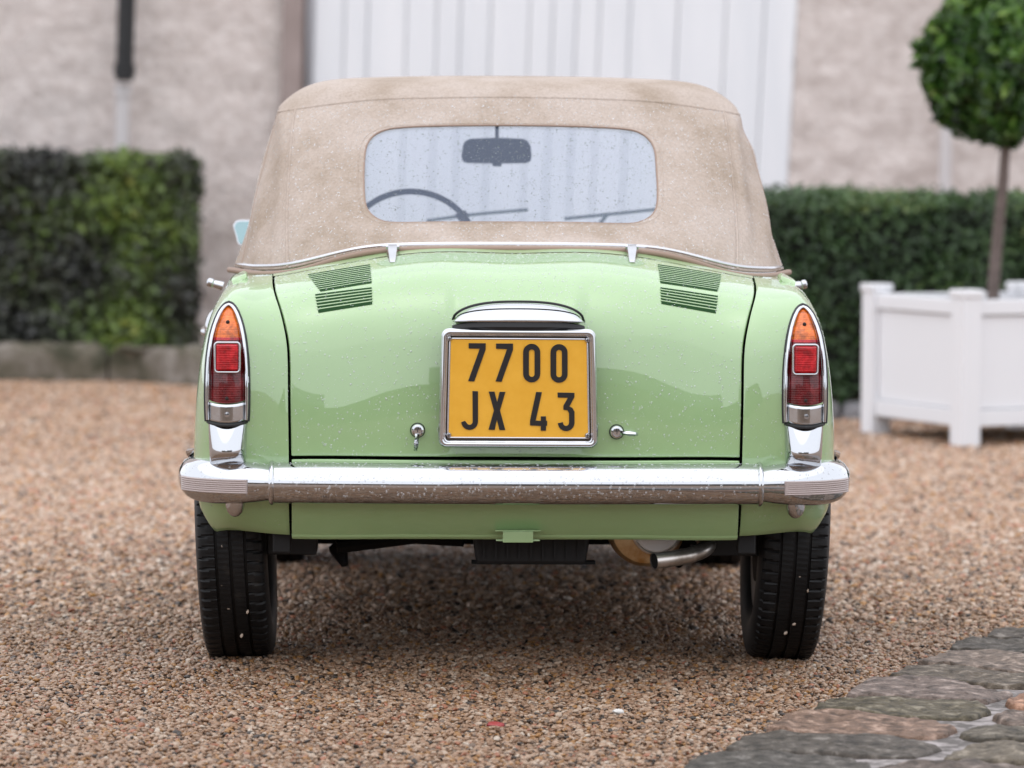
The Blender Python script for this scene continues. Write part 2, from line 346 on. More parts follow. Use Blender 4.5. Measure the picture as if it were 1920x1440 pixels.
def rock(outline, z0, top, name, mt, parent, seed=0, rounds=.02, sub=7, rough=1.0, grow=0.0):
    # a worn stone: outline resampled and roughened, stepped in at the shoulder, top uneven
    P = [Vector((p[0], p[1])) for p in outline]; n = len(P); R = []
    for i in range(n):
        a, c_, d, e = P[i - 1], P[i], P[(i + 1) % n], P[(i + 2) % n]
        for j in range(sub):
            t = j / sub; q = .5 * ((2 * c_) + (d - a) * t + (2 * a - 5 * c_ + 4 * d - e) * t * t + (3 * c_ - a - 3 * d + e) * t ** 3)
            q = q * .25 + (c_.lerp(d, t)) * .75; R.append(q)
    cen = sum(R, Vector((0, 0))) / len(R); rows = []
    R = [q + (q - cen).normalized() * (.008 * noise.noise(Vector((q.x * 30, q.y * 30, seed))) + .004 * noise.noise(Vector((q.x * 90, q.y * 90, seed)))) * rough for q in R]
    H_ = top - z0
    sh = rounds * .45
    R = [q + (q - cen).normalized() * grow for q in R]
    for inset, t_, h in [(0, 0, 0), (0, 0, .55), (.12, 0, .80), (.45, 0, .94), (1, 0, 1.0), (1, .06, 1.01), (1, .14, 1.02), (1, .24, 1.02), (1, .36, 1.03), (1, .48, 1.03), (1, .6, 1.03), (1, .72, 1.03), (1, .86, 1.03)]:
        row = []
        for q in R:
            d = q - cen; p = q - d.normalized() * min(sh * inset, d.length * .25 * inset); p = p.lerp(cen, t_)
            hh = z0 + H_ * h
            if h > .7: hh += rough * (noise.noise(Vector((p.x * 11, p.y * 11, seed * 3.1))) * .010 + noise.noise(Vector((p.x * 34, p.y * 34, seed))) * .006 + noise.noise(Vector((p.x * 90, p.y * 90, seed))) * .003)
            row.append((p.x, p.y, hh))
        rows.append(row)
    b = MB(); b.grid(rows, closed_u=True); last = [r for r in rows[-1]]; b.add(last, [tuple(range(len(last)))])
    return b.build(name, mt, parent, merge=True, angle=60)
for k, pl in enumerate(SETTS):
    rock([to_ground(*p, .03).xy for p in pl], -.02, .030, 'stone', 'sett_%d' % (k % len(stone_cols)), paving, seed=k, rough=.8, grow=.011, rounds=.012)

# loose gravel: every pebble is geometry, scattered as one mass
def pebble_mat(name, stops, coat, spec):
    m = mat(name, rough=.40, coat=coat, coat_rough=.12, spec=spec); oi = N(m, "ShaderNodeObjectInfo")
    c1 = ramp(m, oi.outputs['Random'], GR, 'CONSTANT'); v = coords(m)
    mx = N(m, "ShaderNodeMix"); mx.data_type = 'RGBA'; mx.blend_type = 'MULTIPLY'; mx.inputs[0].default_value = 1.0
    L(m, c1, mx.inputs[6]); L(m, ramp(m, noise_tex(m, v, 2.0, 4), stops), mx.inputs[7]); L(m, mx.outputs[2], bsdf(m).inputs['Base Color'])
pebble_mat('pebble', [(.35, (.50, .455, .405)), (.65, (.82, .77, .715))], .2, .35)
pebble_mat('pebble_far_glint', [(.35, (.78, .75, .73)), (.65, (1.14, 1.10, 1.07))], .1, .35)  # paler far copy: wet glint at a low view angle put into the colour
PEB = {}
for mn in ('pebble', 'pebble_far_glint'):
    PEB[mn] = bpy.data.collections.new(mn + "_shapes")
    for k in range(6):
        bm = bmesh.new(); bmesh.ops.create_icosphere(bm, subdivisions=2, radius=1)
        sx = Vector((1, .62 + .3 * random.random(), .42 + .25 * random.random()))
        for q in bm.verts:
            d = 1 + .32 * noise.noise(q.co * 1.1 + Vector((k * 7.3, 0, 0))) + .12 * noise.noise(q.co * 2.9 + Vector((0, k * 5.1, 0)))
            q.co = Vector((q.co.x * sx.x, q.co.y * sx.y, q.co.z * sx.z)) * d
        me = bpy.data.meshes.new('pebble'); bm.to_mesh(me); bm.free(); me.materials.append(MAT[mn])
        me.polygons.foreach_set('use_smooth', [True] * len(me.polygons)); me.set_sharp_from_angle(angle=math.radians(50))
        PEB[mn].objects.link(bpy.data.objects.new('pebble_shape', me))
def pebble_points(x0, x1, y0, y1, dens, zj):
    n = int((x1 - x0) * (y1 - y0) * dens); x = rng.uniform(x0, x1, n); y = rng.uniform(y0, y1, n)
    und = np.array([noise.noise(Vector((a * 2.2, c_ * 2.2, 0))) for a, c_ in zip(x, y)]) * .006
    z = und + rng.uniform(-zj, zj, n); k_ = ~in_poly(x - .015, y, SETT_POLY2)
    return np.stack([x, y, z], 1)[k_]
def pebbles(name, pts, smin, smax, mt='pebble'):
    me = bpy.data.meshes.new(name); me.from_pydata(pts.tolist(), [], [])
    o = bpy.data.objects.new(name, me); COL.objects.link(o); me.materials.append(MAT[mt])
    ng = bpy.data.node_groups.new(name, 'GeometryNodeTree')
    ng.interface.new_socket('Geometry', in_out='INPUT', socket_type='NodeSocketGeometry'); ng.interface.new_socket('Geometry', in_out='OUTPUT', socket_type='NodeSocketGeometry')
    A = ng.nodes.new; gi = A('NodeGroupInput'); go = A('NodeGroupOutput'); ip = A('GeometryNodeInstanceOnPoints'); ci = A('GeometryNodeCollectionInfo')
    ci.inputs['Collection'].default_value = PEB[mt]; ci.inputs['Separate Children'].default_value = True; ci.inputs['Reset Children'].default_value = True
    rr = A('FunctionNodeRandomValue'); rr.data_type = 'FLOAT_VECTOR'; rr.inputs[0].default_value = (-.5, -.5, 0); rr.inputs[1].default_value = (.5, .5, 6.283)
    rs = A('FunctionNodeRandomValue'); rs.data_type = 'FLOAT'; rs.inputs[2].default_value = 0; rs.inputs[3].default_value = 1; rs.inputs['Seed'].default_value = 5
    pw = A('ShaderNodeMath'); pw.operation = 'POWER'; pw.inputs[1].default_value = 2.2
    mr = A('ShaderNodeMapRange'); mr.inputs['To Min'].default_value = smin; mr.inputs['To Max'].default_value = smax
    K = ng.links.new
    K(gi.outputs[0], ip.inputs['Points']); K(ci.outputs[0], ip.inputs['Instance']); ip.inputs['Pick Instance'].default_value = True
    K(rr.outputs[0], ip.inputs['Rotation']); K(rs.outputs[1], pw.inputs[0]); K(pw.outputs[0], mr.inputs[0]); K(mr.outputs[0], ip.inputs['Scale']); K(ip.outputs[0], go.inputs[0])
    o.modifiers.new('scatter', 'NODES').node_group = ng
    return o
near = pebble_points(-1.35, 1.45, 6.15, 8.4, 20000, .0045); blend = pebble_points(-1.7, 1.8, 8.4, 11.0, 13000, .004)
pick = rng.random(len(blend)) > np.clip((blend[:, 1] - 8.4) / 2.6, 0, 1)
gp = pebbles('loose_gravel', np.concatenate([near, blend[pick]]), .0034, .0088)
tag(gp, 'wet tan and brown loose gravel under and behind the green car', 'gravel', kind='stuff')
gp = pebbles('loose_gravel', np.concatenate([blend[~pick], pebble_points(-2.3, 2.5, 11.0, 13.5, 8500, .003), pebble_points(-3.2, 3.4, 13.5, 17.6, 4500, .003)]), .0048, .0125, 'pebble_far_glint')
tag(gp, 'blurred pale tan gravel of the drive beyond the car', 'gravel', kind='stuff')

# ================================================================== BUILDING BEHIND
tinted('render_pink', [(.38, (.61, .525, .485)), (.5, (.69, .605, .565)), (.62, (.74, .66, .62))], 16, rough=.85, det=10, bscale=26, bstr=.9, bdist=.02)
tinted('render_shaded_taupe', [(.3, (.30, .235, .215)), (.7, (.40, .32, .30))], 5, rough=.85, bscale=40, bstr=.5, bdist=.01)  # darker than the wall: shade of the door reveal put into the colour
tinted('door_white', [(.36, (.79, .80, .83)), (.62, (.87, .87, .89))], 1.5, rough=.45, vscale=(3, 3, .35))
mat('door_gap', (.74, .75, .79), rough=.7)
mat('pipe_black', (.012, .012, .013), rough=.5); mat('pipe_pale', (.62, .58, .575), rough=.5)
mat('reveal_shade_brown', (.10, .075, .07), rough=.6)
YW = 19.3
bld = empty('farm_building', (0, YW, 0), 'pale pinkish roughcast farm building with tall white boarded door', 'building')
def wall_patch(x0, x1, z0, z1, seed, name, lean0=0, lean1=0):
    nx = int((x1 - x0) / .035) + 1; nz = int((z1 - z0) / .035) + 1; P = []
    for z in np.linspace(z0, z1, nz):
        r = []
        for t in np.linspace(0, 1, nx):
            x = x0 + lean0 * z + t * (x1 + lean1 * z - x0 - lean0 * z)
            h = .017 * noise.fractal(Vector((x * 4.5, z * 6.5, seed)), 1.0, 2.0, 4)
            r.append((x, -h, z))
        P.append(r)
    b = MB(); b.grid(P); return b.build(name, 'render_pink', bld)
LEAN = .045
wall_patch(-5.2, -1.16, 0, 4.2, 3, 'wall')
wall_patch(1.34, 5.6, 0, 4.2, 9, 'wall', lean0=LEAN)
b = MB(); b.box((0.1, .2, 4.75), (10.8, .42, 1.1)); b.box((.1, 3.1, 2.6), (10.8, 5.2, 5.2)); b.build('gable_block', 'render_pink', bld, smooth=False)
b = MB(); b.grid([[(-1.19 + .02 * z, -.06, z), (-1.10 + .02 * z, -.07, z), (-1.085 + .02 * z, -.05, z), (-1.085 + .02 * z, .15, z)] for z in np.linspace(0, 4.2, 12)])
b.build('door_pier', 'render_shaded_taupe', bld, angle=30)
b = MB(); b.box((-1.055, -.02, 2.1), (.035, .05, 4.2)); b.build('reveal_shade_strip', 'reveal_shade_brown', bld, smooth=False, bevel=.004)  # thin dark strip standing for shade in the door reveal, no real track
door = MB().box((.2, .06, 2.1), (2.7, .04, 4.2)).build('boarded_door', 'door_gap', bld, smooth=False)
xs = [-1.035]
while xs[-1] < 1.30: xs.append(xs[-1] + random.choice([.115, .15, .19, .235]))
xs[-1] = 1.34
for a, c_ in zip(xs[:-1], xs[1:]):
    k0 = .02 + (LEAN - .02) * (a + 1.035) / 2.4; k1 = .02 + (LEAN - .02) * (c_ + 1.035) / 2.4; g = .002; dd = random.uniform(0, .004)
    b = MB(); b.grid([[(a + g + k0 * z, .035, z), (a + g + k0 * z, -.0 - dd, z), (c_ - g + k1 * z, -.0 - dd, z), (c_ - g + k1 * z, .035, z)] for z in (.05, 2.1, 4.18)])
    b.build('board', 'door_white', door, smooth=False, bevel=.006)
def pipe(name, px0, py0, px1, py1, y, r, mt, collars, label):
    a, c_ = W(px0, py0, y), W(px1, py1, y); b = MB(); P = [a.lerp(c_, t) for t in np.linspace(0, 1, 14)]
    b.tube(P, r, 14)
    for t in collars:
        q = a.lerp(c_, t); d = (c_ - a).normalized() * .03; b.tube([q - d, q + d], r * 1.22, 14)
    P2 = [Vector((p[0], p[1] - YW, p[2])) for p in b.v]; b.v = [tuple(p) for p in P2]
    o = b.build(name, mt, bld); o['label'] = label; return o
pipe('drainpipe', 252, -520, 233, 152, 19.15, .044, 'pipe_black', (.3, .97), 'black drainpipe ending above the hedge')
pipe('drainpipe', 231, 156, 225, 420, 19.2, .036, 'pipe_pale', (.05,), 'pale lower drainpipe section behind the hedge')
pipe('drainpipe', 1790, -400, 1768, 480, 19.2, .032, 'pipe_pale', (.2, .6), 'pale downpipe behind the clipped tree')

# ------------------------------------------------------------------ leaves
def leaf_mat(name, stops, rough=.35):
    m = mat(name, rough=rough); at = N(m, "ShaderNodeAttribute"); at.attribute_name = 'shade'
    L(m, ramp(m, at.outputs['Fac'], stops), bsdf(m).inputs['Base Color'])
    bsdf(m).inputs['Transmission Weight'].default_value = 0; return m
def leaves(name, P, Nn, size, shade, mt, parent, tilt=.7, aspect=.55):
    n = len(P); d = Nn + rng.normal(0, tilt, (n, 3)); d /= np.linalg.norm(d, axis=1, keepdims=True)
    a = np.cross(d, rng.normal(0, 1, (n, 3))); a /= np.linalg.norm(a, axis=1, keepdims=True); c_ = np.cross(d, a); s = (size * rng.uniform(.6, 1.3, n))[:, None]
    tip = P + a * s; base = P - a * s; l_ = P + c_ * s * aspect + d * s * .22; r_ = P - c_ * s * aspect + d * s * .22
    V = np.stack([base, l_, tip, r_], 1).reshape(-1, 3); i = np.arange(n) * 4
    Fc = np.concatenate([np.stack([i, i + 1, i + 2], 1), np.stack([i, i + 2, i + 3], 1)])
    me = bpy.data.meshes.new(name); me.from_pydata(V.tolist(), [], Fc.tolist())
    at = me.attributes.new('shade', 'FLOAT', 'POINT'); at.data.foreach_set('value', np.repeat(shade, 4))
    return obj(name, me, mt, parent, smooth=False)
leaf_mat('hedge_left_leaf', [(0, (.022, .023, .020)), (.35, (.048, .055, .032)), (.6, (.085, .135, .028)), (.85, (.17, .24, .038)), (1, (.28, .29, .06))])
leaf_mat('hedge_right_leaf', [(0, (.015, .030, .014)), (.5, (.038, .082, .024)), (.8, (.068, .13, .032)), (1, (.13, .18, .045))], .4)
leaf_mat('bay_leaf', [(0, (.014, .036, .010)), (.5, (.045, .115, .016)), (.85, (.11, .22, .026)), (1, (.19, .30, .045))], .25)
mat('hedge_core', (.008, .010, .006), rough=.9)
tinted('bark', [(.3, (.10, .075, .065)), (.7, (.19, .145, .13))], 30, rough=.8, bscale=60, bstr=.6, bdist=.004)
def hedge(name, x0, x1, y0, y1, z0, z1, n, mt, label, size, shade_fn, rz=0.0, origin=None):
    o = empty(name, origin or (0, 0, 0), label, 'hedge', rz=rz)
    b = MB(); b.box(((x0 + x1) / 2, (y0 + y1) / 2, (z0 + z1) / 2), (x1 - x0 - .12, y1 - y0 - .12, z1 - z0 - .08)); b.build('branch_core', 'hedge_core', o, smooth=False)
    A = [(x1 - x0) * (z1 - z0), (x1 - x0) * (y1 - y0), (y1 - y0) * (z1 - z0), (y1 - y0) * (z1 - z0)]; A = np.array(A) / sum(A)
    k = rng.choice(4, n, p=A); a = rng.random((n, 2)); P = np.zeros((n, 3)); Nn = np.zeros((n, 3))
    X = x0 + a[:, 0] * (x1 - x0); Y = y0 + a[:, 1] * (y1 - y0); Z = z0 + a[:, 1] * (z1 - z0); Y2 = y0 + a[:, 0] * (y1 - y0)
    for q, (p, nn) in enumerate([((X, np.full(n, y0), Z), (0, -1, .3)), ((X, Y, np.full(n, z1)), (0, -.2, 1)),
                                 ((np.full(n, x0), Y2, Z), (-1, 0, .3)), ((np.full(n, x1), Y2, Z), (1, 0, .3))]):
        P[k == q] = np.stack(p, 1)[k == q]; Nn[k == q] = nn
    und = np.array([noise.noise(Vector(p) * 5.0) * .045 + noise.noise(Vector(p) * 1.6) * .04 for p in P])
    P += Nn * (und + rng.normal(0, .018, n) - .02)[:, None]
    leaves('foliage', P, Nn, size, np.clip(shade_fn(P) + rng.normal(0, .14, n), 0, 1), mt, o)
    return o
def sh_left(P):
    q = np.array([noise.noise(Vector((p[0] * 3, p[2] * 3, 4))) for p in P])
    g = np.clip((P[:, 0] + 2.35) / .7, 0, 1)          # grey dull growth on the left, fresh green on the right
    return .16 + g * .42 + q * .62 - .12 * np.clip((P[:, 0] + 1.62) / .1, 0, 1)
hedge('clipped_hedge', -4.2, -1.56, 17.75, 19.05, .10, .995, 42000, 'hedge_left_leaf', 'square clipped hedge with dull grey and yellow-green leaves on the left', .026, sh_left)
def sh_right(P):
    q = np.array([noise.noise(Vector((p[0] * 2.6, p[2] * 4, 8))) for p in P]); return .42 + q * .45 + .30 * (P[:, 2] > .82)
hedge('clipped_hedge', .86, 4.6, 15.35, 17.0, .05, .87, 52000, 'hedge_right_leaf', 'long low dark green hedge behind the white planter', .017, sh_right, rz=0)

# stone kerbs in front of the hedges
tinted('kerb_rock', [(.38, (.050, .048, .026)), (.47, (.115, .098, .068)), (.56, (.18, .155, .125)), (.66, (.30, .27, .24))], 5, rough=.8, det=9, bscale=30, bstr=.8, bdist=.01)
tinted('kerb_grey', [(.38, (.09, .085, .088)), (.64, (.25, .24, .25))], 5, rough=.7, det=8, bscale=30, bstr=.6, bdist=.01)
def kerb(name, pts, y_off, ht, mt, depth, cuts, seed0):
    root = empty(name, kind='structure')
    for i in range(len(cuts) - 1):
        x0, x1 = cuts[i] + .008, cuts[i + 1] - .008
        f = lambda x: np.interp(x, [p[0] for p in pts], [p[1] for p in pts])
        out = [(x0, f(x0)), (x0 * .75 + x1 * .25, f(x0) - .02), ((x0 + x1) / 2, f((x0 + x1) / 2) - .025), (x0 * .2 + x1 * .8, f(x1) - .01), (x1, f(x1)),
               (x1 - .01, f(x1) + depth), ((x0 + x1) / 2, f(x1) + depth + .02), (x0 + .01, f(x0) + depth)]
        rock(out, -.03, ht * random.uniform(.72, 1.12), 'stone', mt, root, seed=seed0 + i, rounds=.14, rough=2.2)
    return root
kerb('stone_kerb', [(-4, 17.5), (-1.9, 17.45), (-1.3, 17.0), (0, 16.9)], 0, .155, 'kerb_rock', .26, [-4.3, -3.7, -3.05, -2.42, -1.83, -1.30, -.95], 20)
kerb('stone_kerb', [(-4, 15.15), (5, 15.15)], 0, .075, 'kerb_grey', .14, [.80, 1.3, 1.75, 2.3, 2.8, 3.4, 4.0], 50)

# ------------------------------------------------------------------ planter with clipped tree
mat('planter_white', (.80, .80, .82), rough=.4)
tinted('soil', [(.3, (.02, .015, .01)), (.7, (.06, .045, .035))], 30, rough=.9, bscale=60, bstr=.6, bdist=.01)
nN, nL = G(1809, 836), G(1641, 813); side = (nL - nN); sl_ = side.length; e1 = side / sl_; e2 = Vector((e1.y, -e1.x, 0))
ang = math.atan2(e2.y, e2.x); PL = empty('planter_box', (nN + (e1 + e2) * sl_ / 2), 'white square wooden planter box standing on short legs before the hedge', 'planter', rz=ang)
H = .565; h2 = sl_ / 2; pw = .082
corners = [(sx_ * h2, sy_ * h2) for sx_, sy_ in ((-1, -1), (1, -1), (1, 1), (-1, 1))]
for x, y in corners:
    p_ = MB().box((x, y, (H - .03) / 2 + .001), (pw, pw, H - .03)).build('post', 'planter_white', PL, smooth=False, bevel=.005)
    MB().box((x, y, H - .015), (pw + .012, pw + .012, .03)).build('cap', 'planter_white', p_, smooth=False, bevel=.006)
for i in range(4):
    (x0, y0), (x1, y1) = corners[i], corners[(i + 1) % 4]; c_ = ((x0 + x1) / 2, (y0 + y1) / 2); along_x = abs(x1 - x0) > abs(y1 - y0); ln = sl_ - pw - .001
    sz = lambda t, h: (ln, t, h) if along_x else (t, ln, h)
    MB().box((*c_, .50), sz(.05, .055)).build('rail', 'planter_white', PL, smooth=False, bevel=.004)
    MB().box((*c_, .10), sz(.05, .06)).build('rail', 'planter_white', PL, smooth=False, bevel=.004)
    MB().box((*c_, .301), sz(.022, .335)).build('side_panel', 'planter_white', PL, smooth=False, bevel=.002)
MB().box((0, 0, .45), (sl_ - .05, sl_ - .05, .04)).build('soil', 'soil', PL, smooth=False)
tree = empty('clipped_tree', PL.location + Vector((0, 0, .47)), 'ball-clipped evergreen tree growing in the white planter', 'tree')
t0 = PL.location + Vector((0, 0, .47)); yT = t0.y
tp = [W(1861, 566, yT), W(1864, 520, yT), W(1872, 430, yT), W(1880, 350, yT), W(1886, 270, yT), W(1884, 200, yT), W(1878, 120, yT)]
tp = [p - t0 for p in tp]; tp[0].z = -.01
b = MB(); b.tube(tp, [.025, .022, .021, .0195, .018, .015, .009], 12)
cc = W(1874, 118, yT) - t0; CR = .290
for k in range(16):
    a = random.uniform(0, 6.28); e = random.uniform(-.5, 1.2); d = Vector((math.cos(a) * math.cos(e), math.sin(a) * math.cos(e), math.sin(e)))
    s = tp[random.choice([4, 5, 5, 6])]; b.tube([s, s.lerp(cc + d * .2, .5) + Vector((0, 0, .01)), cc + d * .24], [.008, .006, .003], 6)
b.build('trunk', 'bark', tree)
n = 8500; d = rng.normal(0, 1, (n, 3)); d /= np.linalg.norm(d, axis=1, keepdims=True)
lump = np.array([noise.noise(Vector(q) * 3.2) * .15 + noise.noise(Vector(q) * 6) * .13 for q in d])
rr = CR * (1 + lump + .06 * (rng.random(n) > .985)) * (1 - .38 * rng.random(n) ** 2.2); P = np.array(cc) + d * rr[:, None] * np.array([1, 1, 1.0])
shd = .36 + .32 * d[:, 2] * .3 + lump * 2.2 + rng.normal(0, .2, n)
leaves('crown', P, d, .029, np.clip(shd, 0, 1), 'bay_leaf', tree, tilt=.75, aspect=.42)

# ------------------------------------------------------------------ across the yard, behind the camera (seen mirrored in the chrome and paint)
tinted('stone_house', [(.3, (.16, .135, .11)), (.7, (.27, .23, .19))], 1.2, rough=.85, bscale=12, bstr=.6, bdist=.02)
tinted('slate', [(.3, (.045, .047, .055)), (.7, (.085, .087, .095))], 3, rough=.5)
mat('dark_glass', (.02, .022, .025), rough=.1)
hs_ = empty('stone_house', (0, -13, 0), 'low stone house with slate roofs across the yard, mirrored in the chrome bumper', 'house')
b = MB(); b.box((4.6, 0, 1.35), (9.6, 5, 2.7)); b.box((-5.2, .4, 1.1), (3.2, 5, 2.2)); b.box((-1.9, -.6, 1.2), (4.4, 3.4, 2.4)); b.box((-9.6, -.6, 1.55), (6.6, 3.4, 3.1)); b.box((-5.2, 0, 1.3), (3.4, 3.2, 2.6)); b.build('wall', 'stone_house', hs_, smooth=False)
b = MB(); b.grid([[(-.4, 2.8, 2.65), (-.4, 0, 4.4), (-.4, -2.8, 2.65)], [(9.6, 2.8, 2.65), (9.6, 0, 4.4), (9.6, -2.8, 2.65)]])
b.build('roof', 'slate', hs_, smooth=False, solid=.12)
b = MB(); b.grid([[(-7.0, 3.2, 2.1), (-5.2, 3.2, 3.5), (-3.4, 3.2, 2.1)], [(-7.0, -2.4, 2.1), (-5.2, -2.4, 3.5), (-3.4, -2.4, 2.1)]])
b.add([(-6.7, 2.88, 2.1), (-5.2, 2.88, 3.3), (-3.7, 2.88, 2.1)], [(0, 1, 2)]); b.build('roof', 'slate', hs_, smooth=False, solid=.1)
b = MB(); b.box((-1.9, -.6, 2.48), (4.5, 3.7, .16)); b.build('flat_roof', 'slate', hs_, smooth=False)
MB().box((-9.6, -.6, 3.18), (5.7, 3.7, .16)).build('flat_roof', 'slate', hs_, smooth=False)
for x in (1.0, 2.8, 5.0, 7.2): MB().box((x, 2.5, 1.45), (.9, .06, 1.2)).build('window', 'dark_glass', hs_, smooth=False)

# ================================================================== THE CAR
car = empty('convertible_car', label='wet pale green small convertible with tan fabric hood, seen from behind', cat='car')
car.matrix_world = CAR_M
# rows bottom to top; columns centre -> lid gap -> lamp -> corner -> flank -> nose
UK = [0, .25, .445, .505, .567, .64, .86, 1.11, 1.36, 1.71, 2.31, 2.91, 3.28, 3.52, 3.73, 3.93]
VK = list(range(11))
Z0 = [.294, .3575, .451, .526, .599, .6725, .725, .765, .801, .830, .858]; Y0 = [.158, .118, .103, .100, .104, .114, .130, .158, .20, .27, .40]
ZG = [.294, .3575, .451, .526, .597, .664, .710, .743, .769, .789, .804]; YG = [.160, .120, .106, .1035, .108, .120, .140, .170, .215, .295, .43]
XG = [.445, .445, .445, .446, .447, .449, .457, .467, .478, .486, .492]
Yi = [.162, .113, .093, .0875, .087, .096, .114, .142, .188, .265, .43]; Xi = [.505, .505, .505, .505, .506, .507, .510, .514, .519, .523, .525]
Yl = [.172, .107, .078, .0685, .069, .078, .094, .119, .16, .24, .42]; Xl = [.567, .567, .567, .567, .567, .567, .566, .564, .561, .556, .548]; Zl = [.302, .358, .45, .525, .597, .664, .709, .741, .766, .784, .799]
Yc = [.25, .17, .135, .125, .127, .140, .160, .190, .235, .31, .46]; Xc = [.612, .616, .618, .617, .614, .609, .603, .595, .586, .575, .556]
ZS = [.27, .34, .43, .515, .592, .66, .708, .742, .766, .783, .796]
XA = [.652, .660, .664, .661, .653, .644, .630, .616, .602, .586, .562]
def flank(y, dx, top, nz=0.0): return [(XA[r] + dx + (.022 * max(0, r - 6) / 4 if .7 < y < 2 else 0), y, .27 + (ZS[r] - .27) * (top - .27) / (.796 - .27)) for r in range(11)]
cols = [[(0, Y0[r], Z0[r]) for r in range(11)],
        [(.25, Y0[r] + (.002 if r < 9 else .006), .62 * Z0[r] + .38 * ZG[r] if r < 4 else Z0[r] * (.72 + .027 * (r - 4)) + ZG[r] * (.28 - .027 * (r - 4))) for r in range(11)],
        [(XG[r], YG[r], ZG[r]) for r in range(11)], [(Xi[r], Yi[r], (ZG[r] + Zl[r]) / 2) for r in range(11)],
        [(Xl[r], Yl[r], Zl[r]) for r in range(11)], [(Xc[r], Yc[r], (Zl[r] + ZS[r]) / 2) for r in range(11)],
        flank(.36, -.022, .796), flank(.60, -.006, .797), flank(.85, -.006, .799), flank(1.2, -.006, .80), flank(1.8, -.012, .80), flank(2.4, -.03, .74),
        [(.56 - .02 * (r / 10), 2.74 - .10 * (r / 10) ** 2, .27 + (.70 - .27) * r / 10) for r in range(11)],
        [(.40 - .02 * (r / 10), 2.90 - .16 * (r / 10) ** 2, .27 + (.68 - .27) * r / 10) for r in range(11)],
        [(.20, 2.97 - .18 * (r / 10) ** 2, .27 + (.67 - .27) * r / 10) for r in range(11)],
        [(0, 3.0 - .18 * (r / 10) ** 2, .27 + (.67 - .27) * r / 10) for r in range(11)]]
cols[-1] = [(0.0, p[1], p[2]) for p in cols[-1]]
body = Surf(UK, VK, [[cols[c_][r] for c_ in range(len(cols))] for r in range(11)])
def sstep(a, b_, x): t = np.clip((x - a) / (b_ - a), 0, 1); return t * t * (3 - 2 * t)
def lid_shape(P):                              # raised number-plate pressing in the middle of the engine lid
    P = P.copy(); ax = np.abs(P[:, 0]); k = (P[:, 1] < .6) & (P[:, 2] > .44) & (ax < .3)
    e = (1 - sstep(.118, .142, ax)) * (1 - sstep(.735, .845, P[:, 2])) * sstep(.45, .52, P[:, 2])
    P[:, 1] -= np.where(k, .013 * e, 0); P[:, 2] += np.where(k, .003 * e, 0)
    return P
body.post = lid_shape
GAP = .0028
def patch(us, vs_): U, V = np.meshgrid(us, vs_); return body(U, V).tolist()
lid = MB().grid(patch(np.linspace(-.445 + GAP, .445 - GAP, 121), np.linspace(2.045, 9.72, 90))).build('engine_lid', 'paint_green', car, solid=.010, bevel=.0022)
val = body(*np.meshgrid(np.linspace(-.445 + GAP, .445 - GAP, 60), np.linspace(0, 1.985, 30)))
step_ = .007 * (1 - sstep(.3, .345, val[..., 2] * 1.0 + .015)); 
MB().grid(val.tolist()).build('rear_valance', 'paint_green', car, solid=.012, bevel=.002)
P = body(np.linspace(-.4425, .4425, 61), np.full(61, .22)); 
MB().grid([(P + np.array([0, dy, dz])).tolist() for dy, dz in ((.0, .004), (-.0065, .003), (-.008, .001), (-.008, -.011), (-.006, -.0145), (.006, -.0145))]).build('valance_lip', 'paint_green', car, angle=35)
# fenders, flanks and nose, trimmed to the wheel arches
def arch(y):
    z = -1.0
    for yw in (.55, 2.39):
        d = .285 ** 2 - (y - yw) ** 2
        if d > 0: z = max(z, .255 + math.sqrt(d))
    return z
usx = np.concatenate([np.linspace(.445 + GAP, .64, 30), np.linspace(.645, .75, 14), np.linspace(.755, 1.42, 90), np.linspace(1.45, 2.5, 30), np.linspace(2.51, 3.3, 80), np.linspace(3.33, 3.93, 20)])
for s in (-1, 1):
    colsP = []
    for u in usx:
        vv = np.linspace(0, 10, 120); pp = body(np.full(120, s * u), vv); za = max(arch(pp[0, 1]) if u > .66 else -1, .28 + .075 * float(sstep(.575, .70, u)) if pp[0, 1] < .3 else -1)
        v0 = 0.0
        if za > pp[0, 2]: v0 = float(np.interp(za, pp[:, 2], vv))
        tt = v0 + (10 - v0) * np.linspace(0, 1, 46); colsP.append(body(np.full(46, s * u), tt).tolist())
    o = MB().grid(colsP).build('body_side', 'paint_green', car, solid=.012, bevel=.002)
    o['label'] = 'pale green %s wing and flank' % ('left' if s < 0 else 'right')
    if s < 0: side_l = o
    else: side_r = o
# deck strip under the hood edge, bonnet, cabin tub
U, V = np.meshgrid(np.linspace(-.445, .445, 41), np.linspace(9.74, 10, 4)); D1 = body(U, V)
D2 = D1[-1:].copy(); D2[..., 1] += .12; D2[..., 2] -= .004
MB().grid(np.concatenate([D1, D2]).tolist()).build('rear_deck', 'paint_green', car)
for s in (-1, 1):
    ua = np.linspace(.445, 1.6, 60); E = body(s * ua, np.full(60, 10.0)); E2 = E.copy(); E2[:, 0] *= .80; E2[:, 1] += .07 * np.clip(1.1 - ua, 0, 1); E2[:, 2] -= .004
    MB().grid([E.tolist(), ((E + E2) / 2 + np.array([0, 0, .001])).tolist(), E2.tolist()]).build('belt_ledge', 'paint_green', car)
uu = np.linspace(2.33, 3.93, 26); Lp = body(-uu, np.full(26, 10.0)); Rp = body(uu, np.full(26, 10.0))
MB().grid([[tuple(Lp[i] + (Rp[i] - Lp[i]) * t + np.array([0, 0, .06 * math.sin(math.pi * t) * (1 - i / 30)])) for t in np.linspace(0, 1, 17)] for i in range(26)]).build('bonnet', 'paint_green', car)
